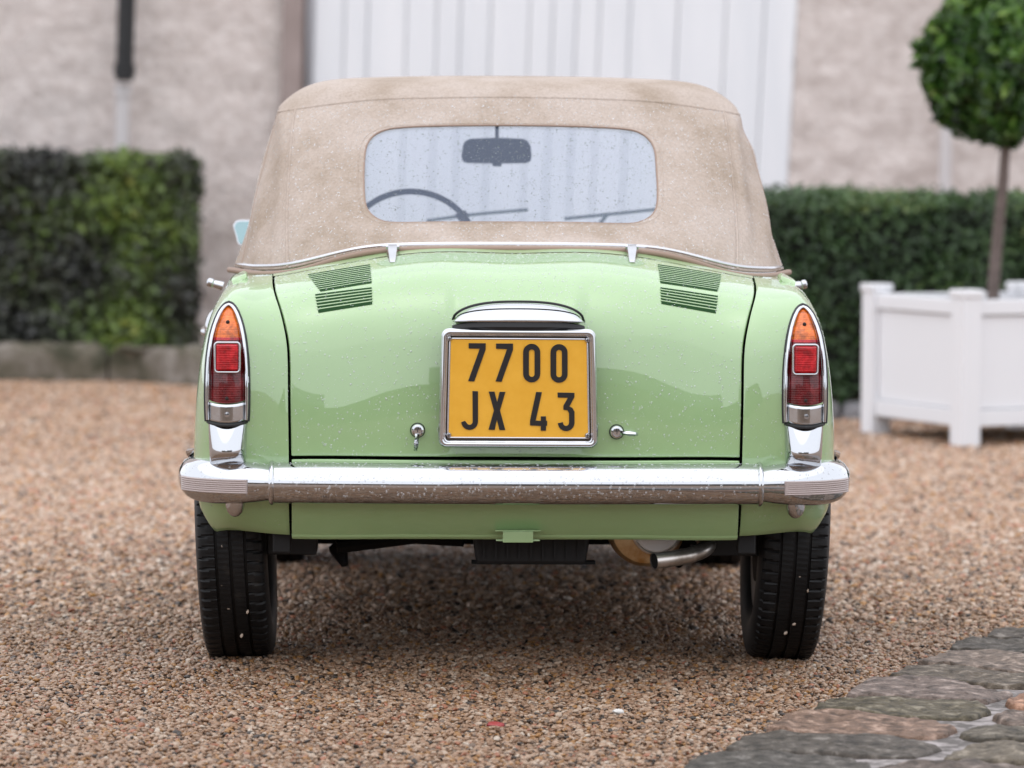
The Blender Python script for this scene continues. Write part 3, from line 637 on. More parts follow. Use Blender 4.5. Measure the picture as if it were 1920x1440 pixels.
b = MB(); b.box((0, 1.85, .245), (1.10, 1.8, .10)); b.box((0, 1.47, .24), (1.24, 1.05, .09)); b.box((0, .70, .35), (.76, .46, .19)); b.box((0, .82, .33), (1.0, .2, .03)); b.box((0, 2.72, .26), (1.0, .05, .12)); b.add([(-.5, .21, .292), (.5, .21, .292), (.5, .95, .225), (-.5, .95, .225), (-.5, .21, .31), (.5, .21, .31), (.5, .95, .26), (-.5, .95, .26)], [(0, 1, 2, 3), (7, 6, 5, 4), (0, 4, 5, 1), (1, 5, 6, 2), (2, 6, 7, 3), (3, 7, 4, 0)]); b.box((0, .52, .52), (.84, .56, .34)); b.box((0, .235, .37), (.84, .06, .10)); b.box((0, 1.9, .5), (1.15, .04, .48)); b.box((0, .86, .53), (1.15, .04, .50))
b.build('floor_and_light_blocks', 'underbody_black', car, smooth=False)  # floor, plus unseen sloped tray and nose apron added to darken the ground below
MB().box((0, 1.80, .735), (1.10, .22, .13)).build('dashboard', 'paint_green', car, smooth=False, bevel=.02)
for s in (-1, 1):
    st = MB().box((s * .27, 1.22, .42), (.44, .42, .14)).build('seat', 'seat_vinyl', car, smooth=False, bevel=.03)
    b = MB(); b.box((0, 0, 0), (.42, .10, .34)); bb = b.build('backrest', 'seat_vinyl', st, smooth=False, bevel=.035); bb.location = (s * .27, .98, .625); bb.rotation_euler = (-.2, 0, 0)

# ---- louvres
def on_lid(px, py):
    y = .2
    for _ in range(12):
        x, z = C(px, py, y); uv = body.invert([(x, z)], (-.445, .445), (2.1, 9.9))[0]; y2 = body(uv[:1], uv[1:])[0, 1]; y = .5 * y + .5 * y2
    return uv
mat('slot_dark', (.016, .055, .016), rough=.8, spec=.15)
def louvres(quad, n):
    TL, TR, BR, BL = [on_lid(*q) for q in quad]
    def at(a, c_): return (TL * (1 - a) + TR * a) * (1 - c_) + (BL * (1 - a) + BR * a) * c_
    def pt(a, c_, h):
        uv = at(a, c_); p, nn = body.frame(uv[:1], uv[1:]); return tuple(p[0] + nn[0] * h)
    A = np.linspace(0, 1, 9)
    bk = MB().grid([[pt(a, c_, .0008) for a in A] for c_ in np.linspace(0, 1, 8)]).build('louvre_recess', 'slot_dark', lid)
    for i in range(n):
        c0 = (i + (.78 if n > 6 else .68)) / n; c1_ = (i + 1.0) / n
        if i == n - 1: continue
        b = MB(); A2 = np.linspace(-.012, 1.012, 13)
        b.grid([[pt(a, c0 + dc, h) for a in A2] for dc, h in ((0, .0009), (.08 / n, .0016), (c1_ - c0, .0013), (c1_ - c0 + .02 / n, .0009))]); b.build('louvre_slat', 'paint_green', lid, angle=60)
louvres([(577, 515), (694, 496), (697, 531), (601, 547)], 10)
louvres([(591, 552), (697, 539), (698, 571), (597, 587)], 6)
louvres([(1233, 496), (1352, 515), (1345, 547), (1238, 531)], 10)
louvres([(1238, 539), (1346, 555), (1342, 588), (1240, 570)], 6)

# ---- lid hinges, plate lamp, plate, locks
for px in (736, 1185):
    h = empty('lid_hinge', parent=car); rows = []
    for py, y, w_, t_ in ((459, .400, .0115, .004), (462, .392, .012, .008), (470, .372, .0115, .009), (480, .345, .0095, .009), (488, .318, .0078, .008), (492, .305, .006, .003)):
        x, z = C(px, py, y); d = Vector((0, -.6, .8))
        rows.append([(x - w_, y, z - .006), (x - w_ * .75, y + d.y * t_, z + d.z * t_ * .3), (x + w_ * .75, y + d.y * t_, z + d.z * t_ * .3), (x + w_, y, z - .006)])
    b = MB(); b.grid(rows); b.add(rows[0], [(0, 1, 2, 3)]); b.add(rows[-1], [(3, 2, 1, 0)]); b.build('hinge_arm', 'aluminium_trim', h, angle=50, merge=True)
    x, z = C(px, 463, .395); MB().tube([(x - .0135, .395, z), (x + .0135, .395, z)], .0048, 10).build('hinge_barrel', 'chrome', h)
pl_lamp = empty('plate_lamp', parent=car)
xl, zb_ = C(848, 618, .07); xr, _ = C(1097, 618, .07); xm = (xl + xr) / 2; hw = (xr - xl) / 2; zt = C(970, 567, .09)[1]
rows = []
for k in np.linspace(0, 1, 15):                # dome from front lip to the lid
    row = []
    for t in np.linspace(-1, 1, 41):
        e = max(0.0, 1 - abs(t) ** 2.6) ** .5; z = zb_ + .016 + (zt - zb_ - .016) * e * math.sin(k * math.pi / 2)
        y = .052 + (.070 * (1 - math.cos(k * math.pi / 2)) + .03 * (1 - e)); row.append((xm + hw * t * (1 - .05 * k), y, z))
    rows.append(row)
MB().grid(rows).build('lamp_hood', 'chrome', pl_lamp, solid=.002)
MB().tube([(xm + hw * 1.0 * t, .078 + .045 * (1 - max(0, 1 - abs(t) ** 2.6) ** .5), zb_ + .014 + (zt - zb_ - .012) * max(0, 1 - abs(t) ** 2.6) ** .5) for t in np.linspace(-1, 1, 61)], .0026, 8).build('lamp_gasket', 'black_rubber', pl_lamp)
b = MB(); b.grid([[(xm + hw * t * (1.0 if z_ > .5 else 1.0), .054 + .03 * abs(t) ** 3 + dy, zb_ - .004 + (.0205 - .010 * abs(t) ** 4) * z_) for t in np.linspace(-1, 1, 31)] for z_, dy in ((0, .03), (0, .004), (.5, -.002), (1, 0), (1, .03))])
b.build('lamp_lens', 'black_rubber', pl_lamp)

plate = empty('number_plate', parent=car); YP = .062
def PC(cx, cy): return C(800 + cx / 4.8, 560 + cy / 4.8, YP)     # plate picture coordinates
def prect(x0, y0, x1, y1, r, n=6):
    P = []
    for cx, cy, a0 in ((x1 - r, y0 + r, -90), (x1 - r, y1 - r, 0), (x0 + r, y1 - r, 90), (x0 + r, y0 + r, 180)):
        for k in range(n + 1): a = math.radians(a0 + 90 * k / n); P.append((cx + r * math.cos(a), cy + r * math.sin(a)))
    return P
fn = lambda a, c_, d: (a, YP + d, c_)
cor = [(148, 296), (1508, 304), (1528, 1318), (120, 1312)]      # outer frame corners (slightly keystoned)
def warp(s, t): return tuple((1 - s) * (1 - t) * cor[0][k] + s * (1 - t) * cor[1][k] + s * t * cor[2][k] + (1 - s) * t * cor[3][k] for k in (0, 1))
def frame_path(ins, r=.035, n=5):
    P = []
    for (sx_, sy_, a0) in ((1 - ins - r, ins * 1.35 + r, -90), (1 - ins - r, 1 - ins * 1.35 - r, 0), (ins + r, 1 - ins * 1.35 - r, 90), (ins + r, ins * 1.35 + r, 180)):
        for k in range(n + 1):
            a = math.radians(a0 + 90 * k / n); P.append(PC(*warp(sx_ + r * math.cos(a), sy_ + r * 1.3 * math.sin(a))))
    return P
b = MB()
b.tube([(x, YP - .004, z) for x, z in frame_path(.010)], .0050, 10, closed=True)
b.tube([(x, YP - .002, z) for x, z in frame_path(.022)], .0042, 10, closed=True)
b.tube([(x, YP + .009, z) for x, z in frame_path(.006)], .0060, 10, closed=True)
b.build('frame', 'chrome', plate)
b = MB(); b.prism(frame_path(.012), fn, .003, .022); b.build('backing', 'plate_recess', plate, smooth=False)
b = MB(); pts = [PC(*warp(s, t)) for s, t in ((.050, .062), (.950, .062), (.948, .935), (.052, .935))]
b.prism(pts, fn, -.0015, .0028); b.build('plate_face', 'plate_yellow', plate, smooth=False, bevel=.0006)
MB().tube([(x, YP - .0005, z) for x, z in frame_path(.047, r=.008)], .0022, 8, closed=True).build('plate_rim', 'aluminium_trim', plate)
def stad(x0, y0, x1, y1, n=14):
    r = (x1 - x0) / 2; cx = (x0 + x1) / 2; P = []
    for k in range(n + 1): a = math.pi * k / n; P.append((cx - r * math.cos(a), y0 + r - r * math.sin(a)))
    for k in range(n + 1): a = math.pi * k / n; P.append((cx + r * math.cos(a), y1 - r + r * math.sin(a)))
    return P
def glyph(poly):
    q = [PC(*p) for p in poly]; MB().prism(q, fn, -.0035, -.0010).build('character', 'plate_black', plate, smooth=False, bevel=.0005)
def ring(o_, i_):
    b = MB(); o_ = [PC(*p) for p in o_]; i_ = [PC(*p) for p in i_]; n = len(o_)
    V = [fn(*p, -.0035) for p in o_] + [fn(*p, -.0035) for p in i_] + [fn(*p, -.001) for p in o_] + [fn(*p, -.001) for p in i_]
    Fc = []
    for k in range(n):
        j = (k + 1) % n; Fc += [(k, j, n + j, n + k), (2 * n + k, 3 * n + k, 3 * n + j, 2 * n + j), (k, 2 * n + k, 2 * n + j, j), (n + k, n + j, 3 * n + j, 3 * n + k)]
    b.add(V, Fc); b.build('character', 'plate_black', plate, smooth=False)
seven = [(378, 400), (531, 400), (531, 456), (428, 745), (373, 741), (477, 450), (378, 447)]
glyph(seven); glyph([(x + 246, y + 3) for x, y in seven])
ring(stad(868, 405, 1022, 752), stad(920, 456, 971, 703)); ring(stad(1114, 408, 1268, 755), stad(1166, 459, 1217, 706))
J = [(412, 830), (462, 832), (462, 1103)] + [(386 + 76 * math.cos(a), 1103 + 77 * math.sin(a)) for a in np.linspace(.1, math.pi * .97, 16)] + [(345, 1098)] + \
    [(386 + 28 * math.cos(a), 1104 + 30 * math.sin(a)) for a in np.linspace(math.pi * .85, 0, 9)]
glyph(J)
glyph([(558, 835), (611, 835), (634, 928), (657, 837), (709, 837), (660, 1005), (708, 1181), (655, 1182), (632, 1086), (612, 1180), (556, 1178), (605, 1005)])
glyph([(985, 838), (1037, 840), (981, 1096), (1027, 1098), (1027, 1058), (1074, 1058), (1074, 1097), (1084, 1098), (1084, 1143), (1074, 1143), (1074, 1187), (1026, 1187), (1026, 1144), (930, 1140), (930, 1095)])
glyph([(1178, 843), (1330, 846), (1330, 884), (1285, 968), (1312, 982), (1330, 1016), (1330, 1120)] + [(1255 + 75 * math.cos(a), 1115 + 76 * math.sin(a)) for a in np.linspace(.15, math.pi * .98, 14)] +
      [(1226, 1110)] + [(1254 + 27 * math.cos(a), 1114 + 30 * math.sin(a)) for a in np.linspace(math.pi * .85, 0, 8)] + [(1281, 1030), (1266, 1003), (1230, 999), (1230, 962), (1270, 891), (1178, 888)])
for cx, cy in ((205, 360), (1445, 372), (198, 1226), (1446, 1230)):
    x, z = PC(cx, cy); sc_ = MB().lathe([(-.006, .0012), (-.0055, .004), (-.003, .0056), (.001, .006)], (x, YP, z), n=14).build('screw', 'aluminium_trim', plate)
    b = MB(); b.box((x, YP - .0062, z), (.007, .0006, .0011)); b.box((x, YP - .0063, z), (.0011, .0006, .007)); b.build('screw_slot', 'black_rubber', plate, smooth=False)
for px, py, hx, hy, lab in ((783, 808, 779, 846, 'lid handle hanging straight down'), (1157, 811, 1197, 815, 'lid handle turned to the right')):
    lk = empty('lid_lock', parent=car); lk['label'] = lab; x, z = C(px, py, .08); YL = .098
    MB().lathe([(-.014, .0015), (-.0135, .0075), (-.009, .0085), (-.008, .0118), (-.004, .0132), (.004, .0135)], (x, YL, z), n=24).build('lock_barrel', 'chrome', lk)
    MB().lathe([(.001, .0150), (.006, .0152)], (x, YL, z), n=24).build('gasket', 'black_rubber', lk)
    MB().box((x, YL - .0146, z), (.0015, .0008, .006)).build('keyhole', 'black_rubber', lk, smooth=False)
    x2, z2 = C(hx, hy, .07); d = Vector((x2 - x, 0, z2 - z)); nrm = Vector((-d.z, 0, d.x)).normalized(); b = MB(); P = []
    for t, wd, yo in ((.16, .0045, -.016), (.35, .0036, -.022), (.6, .0048, -.024), (.85, .0040, -.022), (1.0, .0032, -.016)):
        c_ = Vector((x, YL + yo, z)) + d * t; P.append([c_ + nrm * wd, c_ + Vector((0, -.004, 0)), c_ - nrm * wd, c_ + Vector((0, .004, 0))])
    b.grid([[tuple(q) for q in r] for r in P], closed_u=True); b.add([tuple(q) for q in P[-1]], [(0, 1, 2, 3)]); b.add([tuple(q) for q in P[0]], [(3, 2, 1, 0)])
    b.build('lever', 'chrome', lk, merge=True, angle=60)

# ---- tail lamps
LZ = [.528, .545, .570, .600, .630, .655, .680, .700, .718, .733, .745, .754, .760, .7625]
LW = [.0415, .0425, .0430, .0428, .0420, .0402, .0372, .0338, .0292, .0240, .0186, .0128, .0068, .0]
LZ = [z if z < .6 else .6 + (z - .6) * .951 for z in LZ]; LW = [q * .93 for q in LW]
def lw(z): return float(np.interp(z, LZ, LW))
def lamp_y(z): return float(np.interp(z, [.50, .60, .66, .70, .74, .765], [.064, .066, .073, .086, .112, .140]))
for s in (-1, 1):
    tl = empty('tail_light', parent=car); xc = s * .567
    def lp(th, z, k, depth, z_c=None):          # point on the lamp: th -1..1 across, scaled k about the middle
        w_ = lw(z); return (xc + w_ * k * th, lamp_y(z) + .012 - depth * math.sqrt(max(0, 1 - (th * .98) ** 2)) * min(1, w_ / .03) ** .7, z)
    zs = np.concatenate([np.linspace(.528, .732, 34), np.linspace(.735, .7545, 12)])
    def outline(k, dz, yo):
        Lf = [(xc - lw(z) * k, lamp_y(z) + yo, z + dz * (z - .64) / .12) for z in zs]; Rt = [(xc + lw(z) * k, lamp_y(z) + yo, z + dz * (z - .64) / .12) for z in zs]
        return Lf + Rt[::-1][1:]
    MB().tube(outline(1.045, .002, .004), .0042, 8).build('gasket', 'black_rubber', tl)
    MB().tube(outline(.965, -.0015, -.004), .0036, 10).build('bezel', 'chrome', tl)
    MB().tube(outline(.99, -.001, .003), .0042, 8).build('housing_rim', 'chrome', tl)
    th = np.linspace(-1, 1, 21)
    def zl(z, t): return z - .006 * (1 - t * t) if z < .6 else z
    def surf(zr, k, dep): return [[lp(t, zl(z, t) if z < .59 else z, k, dep) for t in th] for z in zr]
    MB().grid(surf(np.concatenate([np.linspace(.689, .734, 16), np.linspace(.736, .7535, 8)]), .90, .020)).build('amber_lens', 'lens_amber', tl)
    MB().grid(surf(np.linspace(.568, .687, 24), .90, .021)).build('red_lens', 'lens_red', tl)
    MB().grid(surf(np.linspace(.6855, .6905, 4), .91, .0222)).build('lens_divider', 'lens_bright_red', tl)
    MB().grid([[(xc + .0398 * t, lamp_y(z) + .014 - .034 * math.sqrt(max(0, 1 - (t * .985) ** 2)), z - .006 * (1 - t * t)) for t in th] for z in np.linspace(.529, .566, 8)]).build('lamp_foot', 'chrome', tl, solid=.002)
    MB().grid([[(xc + .0408 * t, lamp_y(z) + .016 - .037 * math.sqrt(max(0, 1 - (t * .985) ** 2)) + dy, z - .006 * (1 - t * t)) for t in th] for z, dy in ((.5225, .004), (.523, -.001), (.526, -.002), (.5285, -.001), (.529, .004))]).build('foot_seal', 'black_rubber', tl)
    yr = lamp_y(.65) - .016; off = -s * .001
    rf = MB().box((xc + off, yr, .6525), (.043, .014, .052)).build('reflector', 'lens_bright_red', tl, smooth=False, bevel=.004)
    P = [(xc + off + a, yr - .002, .6525 + c_) for a, c_ in prect(-.0242, -.029, .0242, .029, .006)]
    MB().tube(P, .0022, 8, closed=True).build('reflector_frame', 'aluminium_trim', tl)
    for z, r_ in ((.720, .0036), (.572, .0032)): MB().lathe([(-.003, .001), (-.0025, r_), (.004, r_ * 1.1)], (xc, lamp_y(z) - .010 if z < .6 else lamp_y(z) - .006, z), n=12).build('lens_screw', 'lens_dark', tl)
    MB().lathe([(-.004, .001), (-.0035, .0048), (.006, .0055)], (xc + .001, lamp_y(.545) - .019, .541), n=14).build('foot_screw', 'aluminium_trim', tl)
    b = MB(); b.box((xc + .001, lamp_y(.545) - .0233, .541), (.0075, .0006, .0012), 0); b.build('screw_slot', 'black_rubber', tl, smooth=False)
    # chrome fairing between lamp and bumper
    rows = []
    for z in np.linspace(.436, .524, 14):
        k = (z - .436) / .088; hw_ = .0345 + .004 * k ** .7; yf = .034 + .018 * k ** 1.7 + .045 * max(0, (.38 - k) / .38) ** 1.8
        rows.append([(xc - s * .001 + hw_ * math.sin(a), .082 - (.082 - yf) * math.cos(a) ** .8 if math.cos(a) > 0 else .082, z - .006 * (1 - (math.sin(a)) ** 2) * k) for a in np.linspace(-math.pi / 2, math.pi / 2, 27)])
    MB().grid(rows).build('lamp_fairing', 'chrome', car, angle=80)

# ---- bumper
BZ = .4055
def catmull(P, n):
    P = [Vector(p) for p in P]; P = [2 * P[0] - P[1]] + P + [2 * P[-1] - P[-2]]; R = []
    for i in range(1, len(P) - 2):
        for k in range(n): t = k / n; a, c_, d, e = P[i - 1:i + 3]; R.append(.5 * ((2 * c_) + (d - a) * t + (2 * a - 5 * c_ + 4 * d - e) * t * t + (3 * c_ - a - 3 * d + e) * t ** 3))
    return R + [P[-2]]
def sweep(path, ry, rz, n=28, z=BZ):           # elliptical section along a plan curve
    rows = []; k = len(path)
    for i, p in enumerate(path):
        t = (path[min(k - 1, i + 1)] - path[max(0, i - 1)]).normalized(); nx = Vector((t.y, -t.x, 0))
        rows.append([tuple(p + nx * (ry[i] * math.cos(2 * math.pi * j / n)) + Vector((0, 0, z + rz[i] * math.sin(2 * math.pi * j / n)))) for j in range(n)])
    b = MB(); b.grid(rows, closed_u=True); b.add(rows[0], [tuple(range(n))]); b.add(rows[-1], [tuple(range(n))[::-1]]); return b, rows
bumper = empty('rear_bumper', parent=car)
mid = [Vector((x, .050 + .05 * (x / .48) ** 2 * .4, 0)) for x in np.linspace(-.478, .478, 60)]
b, _ = sweep(mid, [.047] * 60, [.0405] * 60, 40); bar = b.build('bumper_bar', 'chrome', bumper, merge=True)
ends = []
for s in (-1, 1):
    pth = catmull([(s * x, y, 0) for x, y in ((.476, .070), (.51, .073), (.55, .080), (.59, .098), (.622, .13), (.640, .18), (.648, .25), (.650, .34))], 8)
    n = len(pth); q = np.linspace(0, 7, n)
    ry = np.interp(q, [0, .4, 1, 2, 3, 4, 5, 6, 7], [.043, .042, .043, .045, .042, .036, .030, .026, .022]); rz = np.interp(q, [0, .4, 1, 2, 3, 4, 5, 6, 7], [.0355, .036, .039, .043, .044, .042, .039, .035, .028])
    b, rows = sweep(pth, ry, rz, 36); e = b.build('bumper_end', 'chrome', bumper, merge=True); ends.append(e)
    MB().tube(rows[0], .0035, 8, closed=True).build('joint_band', 'chrome', bumper)
    b, rr_ = sweep([Vector((s * (.474 + d), .0695, 0)) for d in np.linspace(0, .010, 5)], [.048, .0505, .051, .0505, .048], [.0415, .044, .0445, .044, .0415], 36); b.build('joint_band', 'chrome', bumper, merge=True)
    i0, i1 = int(n * .18), int(n * .62); b = MB(); PB = []
    for k in range(i0, i1):
        t = (pth[k + 1] - pth[k - 1]).normalized(); nx = Vector((t.y, -t.x, 0)) * (1 if s > 0 else 1)
        nx = nx if nx.y < 0 or nx.x * s > 0 else -nx
        PB.append((pth[k], nx, ry[k]))
    zz = np.linspace(-.0145, .0135, 45)
    rows = []
    for z in zz:
        rib = .0016 * abs(math.sin((z + .0145) / .028 * math.pi * 7)); edge = 1 if abs(z + .0005) < .0138 else .2
        rows.append([tuple(p + nx * (r_ + (.0045 + rib) * edge * min(1, .35 + min(k, len(PB) - 1 - k) * .4)) + Vector((0, 0, BZ - .004 + z))) for k, (p, nx, r_) in enumerate(PB)])
    b.grid(rows); b.build('ribbed_pad', 'pad_grey', bumper, angle=50, solid=.004)
    b = MB(); P = [tuple(p + Vector((0, 0, BZ))) for p in pth]
    xb, zb2 = s * .552, .372
    MB().lathe([(zb2, .020), (zb2 - .014, .019), (zb2 - .026, .015), (zb2 - .033, .008), (zb2 - .035, .002)], (xb, .085, 0), 'Z', 20).build('bumper_bolt', 'chrome', bumper)
    b = MB(); b.tube([(s * .648, .33, BZ + .02), (s * .655, .30, BZ + .042), (s * .640, .24, BZ + .052)], [.006, .008, .003], 8); b.build('end_tab', 'chrome', bumper)

# ---- valance bracket, exhaust, sump, suspension
x0, z1 = C(943, 998, .09); x1, z0 = C(1000, 1019, .09)
b = MB(); b.box(((x0 + x1) / 2, .112, (z0 + z1) / 2), (x1 - x0, .014, z1 - z0)); b.box(((x0 + x1) / 2, .118, z1 + .001), ((x1 - x0) * 1.5, .02, .003)); b.box(((x0 + x1) / 2, .118, z0 + .004), ((x1 - x0) * 1.45, .02, .003))
b.build('valance_bracket', 'paint_green', car, smooth=False, bevel=.001)
b = MB(); b.box((.035, .42, .268), (.245, .34, .085), 0, 0); b.v = [(x if z > .25 else .035 + (x - .035) * .90, y, z) for x, y, z in b.v]
sump = b.build('engine_sump', 'engine_grey', car, smooth=False, bevel=.008)
for x in np.linspace(-.06, .13, 9): MB().box((x, .248, .268), (.004, .012, .06)).build('cooling_fin', 'engine_grey', sump, smooth=False)
b = MB(); b.box((.04, .27, .229), (.25, .03, .006)); b.build('sump_flange', 'underbody_black', sump, smooth=False)
ex = empty('exhaust', parent=car); ec = (C(1212, 1000, .28)[0], .0, .297)
MB().lathe([(.27, .060), (.272, .070), (.285, .078), (.31, .080), (.50, .080), (.52, .07)], (ec[0], 0, ec[2]), n=40).build('muffler', 'exhaust_tan', ex)
xw, zw = C(1232, 996, .25)
MB().lathe([(.245, .002), (.246, .044), (.250, .047), (.27, .047)], (xw, 0, zw + .004), n=32).build('end_cap', 'white_enamel', ex)
MB().tube([(xw + .0495 * math.cos(a), .252, zw + .004 + .0495 * math.sin(a)) for a in np.linspace(0, 6.283, 33)[:-1]], .004, 8, closed=True).build('clamp_ring', 'pipe_steel', ex)
pp = [C(1226, 1052, .16), C(1262, 1047, .18), C(1300, 1040, .20), C(1328, 1026, .24), C(1318, 1008, .32)]
pa = catmull([(p[0], y, p[1]) for p, y in zip(pp, (.16, .18, .21, .26, .34))], 8)
MB().tube(pa, .0165, 16, caps=False).build('tailpipe', 'pipe_steel', ex)
MB().tube([pa[0] + (pa[1] - pa[0]) * .4, pa[3]], .0155, 14).build('pipe_bore', 'underbody_black', ex)
MB().tube(catmull([(ec[0] + .02, .33, .33), (ec[0] + .14, .36, .30), (ec[0] + .2, .42, .32)], 6), .014, 10).build('header_pipe', 'pipe_steel', ex)
sus = empty('rear_suspension', parent=car)
b = MB(); b.tube([(-.55, .55, .275), (-.2, .55, .30), (.2, .55, .30), (.55, .55, .275)], .022, 12); b.build('axle', 'underbody_black', sus)
for s in (-1, 1):
    b = MB(); b.box((s * .43, .66, .285), (.12, .30, .05)); b.box((s * .45, .40, .265), (.10, .12, .06)); b.tube([(s * .36, .5, .235), (s * .345, .47, .20)], [.022, .008], 8); b.build('swing_arm', 'engine_grey', sus, smooth=False, bevel=.006)
    MB().box((s * .465, .205, .277), (.035, .03, .045)).build('mount_bracket', 'engine_grey', sus, smooth=False, bevel=.003)
b = MB(); b.tube([(-.36, .40, .245), (-.2, .42, .262), (-.1, .40, .258)], [.014, .012, .012], 8); b.build('linkage', 'underbody_black', sus)

# ---- wheels
prof = []                                       # across the tyre: (offset, radius, kind)
TW, TR = .060, .258
for x in (-.048, -.060, -.070, -.0745, -.0755, -.0735, -.069): pass
side_prof = [(.052, .158), (.062, .170), (.0695, .190), (.0720, .210), (.0715, .228), (.069, .242), (.0655, .250)]
tread = [(.0625, .2545, 's'), (.058, .2568, 's'), (.045, .2582, 's'), (.0325, .2586, 's'), (.0315, .2520, 'g'), (.0275, .2520, 'g'), (.0265, .2588, 'c'), (.013, .2592, 'c'), (.0035, .2592, 'c'), (.0028, .2525, 'g')]
half = [(x, r, 'w') for x, r in side_prof] + tread
full = [(-x, r, k) for x, r, k in half] + [(x, r, k) for x, r, k in half[::-1]]
NA = 504; V = []
for j in range(NA):
    A = 2 * math.pi * j / NA
    for x, r, k in full:
        sk = 3 if x > 0 else 0
        if k == 's' and (j + sk + int(abs(x) * 90)) % 7 == 0: r -= .0045 if abs(x) > .04 else .002
        if k == 'c' and (j + sk * 2 + int(x * 260)) % 7 == 0: r -= .0016
        V.append((x, r * math.cos(A), r * math.sin(A)))
n = len(full); Fc = [(j * n + i, j * n + i + 1, ((j + 1) % NA) * n + i + 1, ((j + 1) % NA) * n + i) for j in range(NA) for i in range(n - 1)]
tyre0 = MB().add(V, Fc).build('tyre', 'tyre_rubber', None, angle=35)
rim0 = MB().lathe([(-.055, .16), (-.05, .150), (-.03, .142), (.02, .138), (.03, .10), (.045, .085), (.05, .05), (.055, .02)], (0, 0, 0), 'X', 40).build('rim', 'rim_steel', None)
drum0 = MB().lathe([(-.06, .05), (-.058, .10), (-.03, .105), (.0, .105)], (0, 0, 0), 'X', 32).build('brake_drum', 'underbody_black', None)
cap0 = MB().lathe([(.05, .075), (.058, .07), (.066, .05), (.07, .01)], (0, 0, 0), 'X', 28).build('hub_cap', 'chrome', None)
first = True
for yw, xw_, cam_ in ((.55, .573, 2.5), (2.39, .565, .8)):
    for s in (-1, 1):
        wh = empty('wheel', (s * xw_, yw, .2578), parent=car); wh.rotation_euler = (0, math.radians(cam_), 0) if s > 0 else (0, math.radians(cam_), math.pi)
        wh['label'] = ('rear ' if yw < 1 else 'front ') + ('left' if s < 0 else 'right') + ' wheel with black tyre'
        for q in (tyre0, rim0, drum0, cap0):
            o = q if first else q.copy()
            if not first: COL.objects.link(o)
            o.parent = wh
        first = False
tinted('stuck_stone', [(.3, (.40, .26, .15)), (.7, (.6, .5, .42))], 60, rough=.4)
for px, py in ((416, 1024), (416, 1095), (464, 1147), (453, 1192), (428, 1140), (1500, 1080), (1516, 1107), (1489, 1170), (1473, 1187), (1505, 1048)):
    dz = C(px, py, .33)[1] - .2578; yy = .55 - math.sqrt(max(0, .2585 ** 2 - dz * dz)) + .001; x, z = C(px, py, yy); bm = bmesh.new(); bmesh.ops.create_icosphere(bm, subdivisions=1, radius=.0042)
    me = bpy.data.meshes.new('stuck_stone'); bm.to_mesh(me); bm.free(); o = obj('stuck_stone', me, 'stuck_stone', car, smooth=False); o.location = (x, yy, z); o.scale = (1.2, .5, .8); o.rotation_euler = (0, random.random() * 3, 0)

# ---- fabric hood
TD = [  # rows: base .. header ; columns: centre, .2, window edge, seam, edge, forward edge
 [(0, .41, .861), (.20, .415, .859), (.31, .43, .850), (.464, .50, .812), (.572, .72, .806), (.600, 1.0, .800)],
 [(0, .50, .909), (.20, .505, .909), (.31, .52, .908), (.470, .60, .893), (.556, .78, .880), (.573, 1.03, .875)],
 [(0, .63, 1.005), (.20, .635, 1.005), (.31, .65, 1.004), (.470, .72, 1.000), (.532, .87, .9975), (.545, 1.06, .995)],
 [(0, .76, 1.110), (.20, .765, 1.108), (.31, .775, 1.104), (.467, .83, 1.098), (.512, .95, 1.104), (.518, 1.08, 1.10)],
 [(0, .84, 1.174), (.20, .85, 1.171), (.31, .86, 1.166), (.462, .91, 1.146), (.501, .97, 1.140), (.505, 1.08, 1.138)],
 [(0, .95, 1.207), (.20, .955, 1.206), (.31, .96, 1.204), (.440, 1.0, 1.190), (.494, 1.04, 1.160), (.503, 1.12, 1.150)],
 [(0, 1.25, 1.222), (.20, 1.25, 1.220), (.31, 1.25, 1.216), (.430, 1.25, 1.200), (.484, 1.25, 1.162), (.497, 1.25, 1.135)],
 [(0, 1.72, 1.200), (.20, 1.72, 1.198), (.31, 1.72, 1.194), (.430, 1.70, 1.178), (.480, 1.68, 1.150), (.492, 1.68, 1.125)]]
TU = [0, .2, .31, .47, .62, .80]
hood = Surf(TU, list(range(8)), TD)
def hood_folds(P):                             # slack cloth: soft upright folds, stronger at the corners
    Q = P.copy()
    for i, p in enumerate(P):
        ax = abs(p[0]); a = sstep(.40, .52, ax) * (1 - sstep(1.10, 1.16, p[2]))
        f = noise.noise(Vector((p[0] * 16, p[2] * 3.2 + p[0] * 4, 1.7))) * .0135 * a + noise.noise(Vector((p[0] * 7, p[2] * 6, 9))) * .0022
        m_ = sstep(.465, .485, ax) * (1 - sstep(.56, .60, ax)) * (1 - sstep(1.09, 1.14, p[2])) * sstep(.84, .90, p[2]); r_ = 1.0 if p[0] > 0 else .45
        f += r_ * m_ * .0065 * math.sin((ax - .475 + .03 * (p[2] - .95)) * 2 * math.pi / .052)
        if p[0] > .47: f += .010 * math.exp(-((p[2] - 1.065) / .035) ** 2) * sstep(.48, .53, p[0])
        Q[i, 1] -= f; Q[i, 0] += f * np.sign(p[0]) * .6 * a
    return Q
hood.post = hood_folds; hood.slack = True
soft = empty('soft_top', parent=car)
USEAM = .47
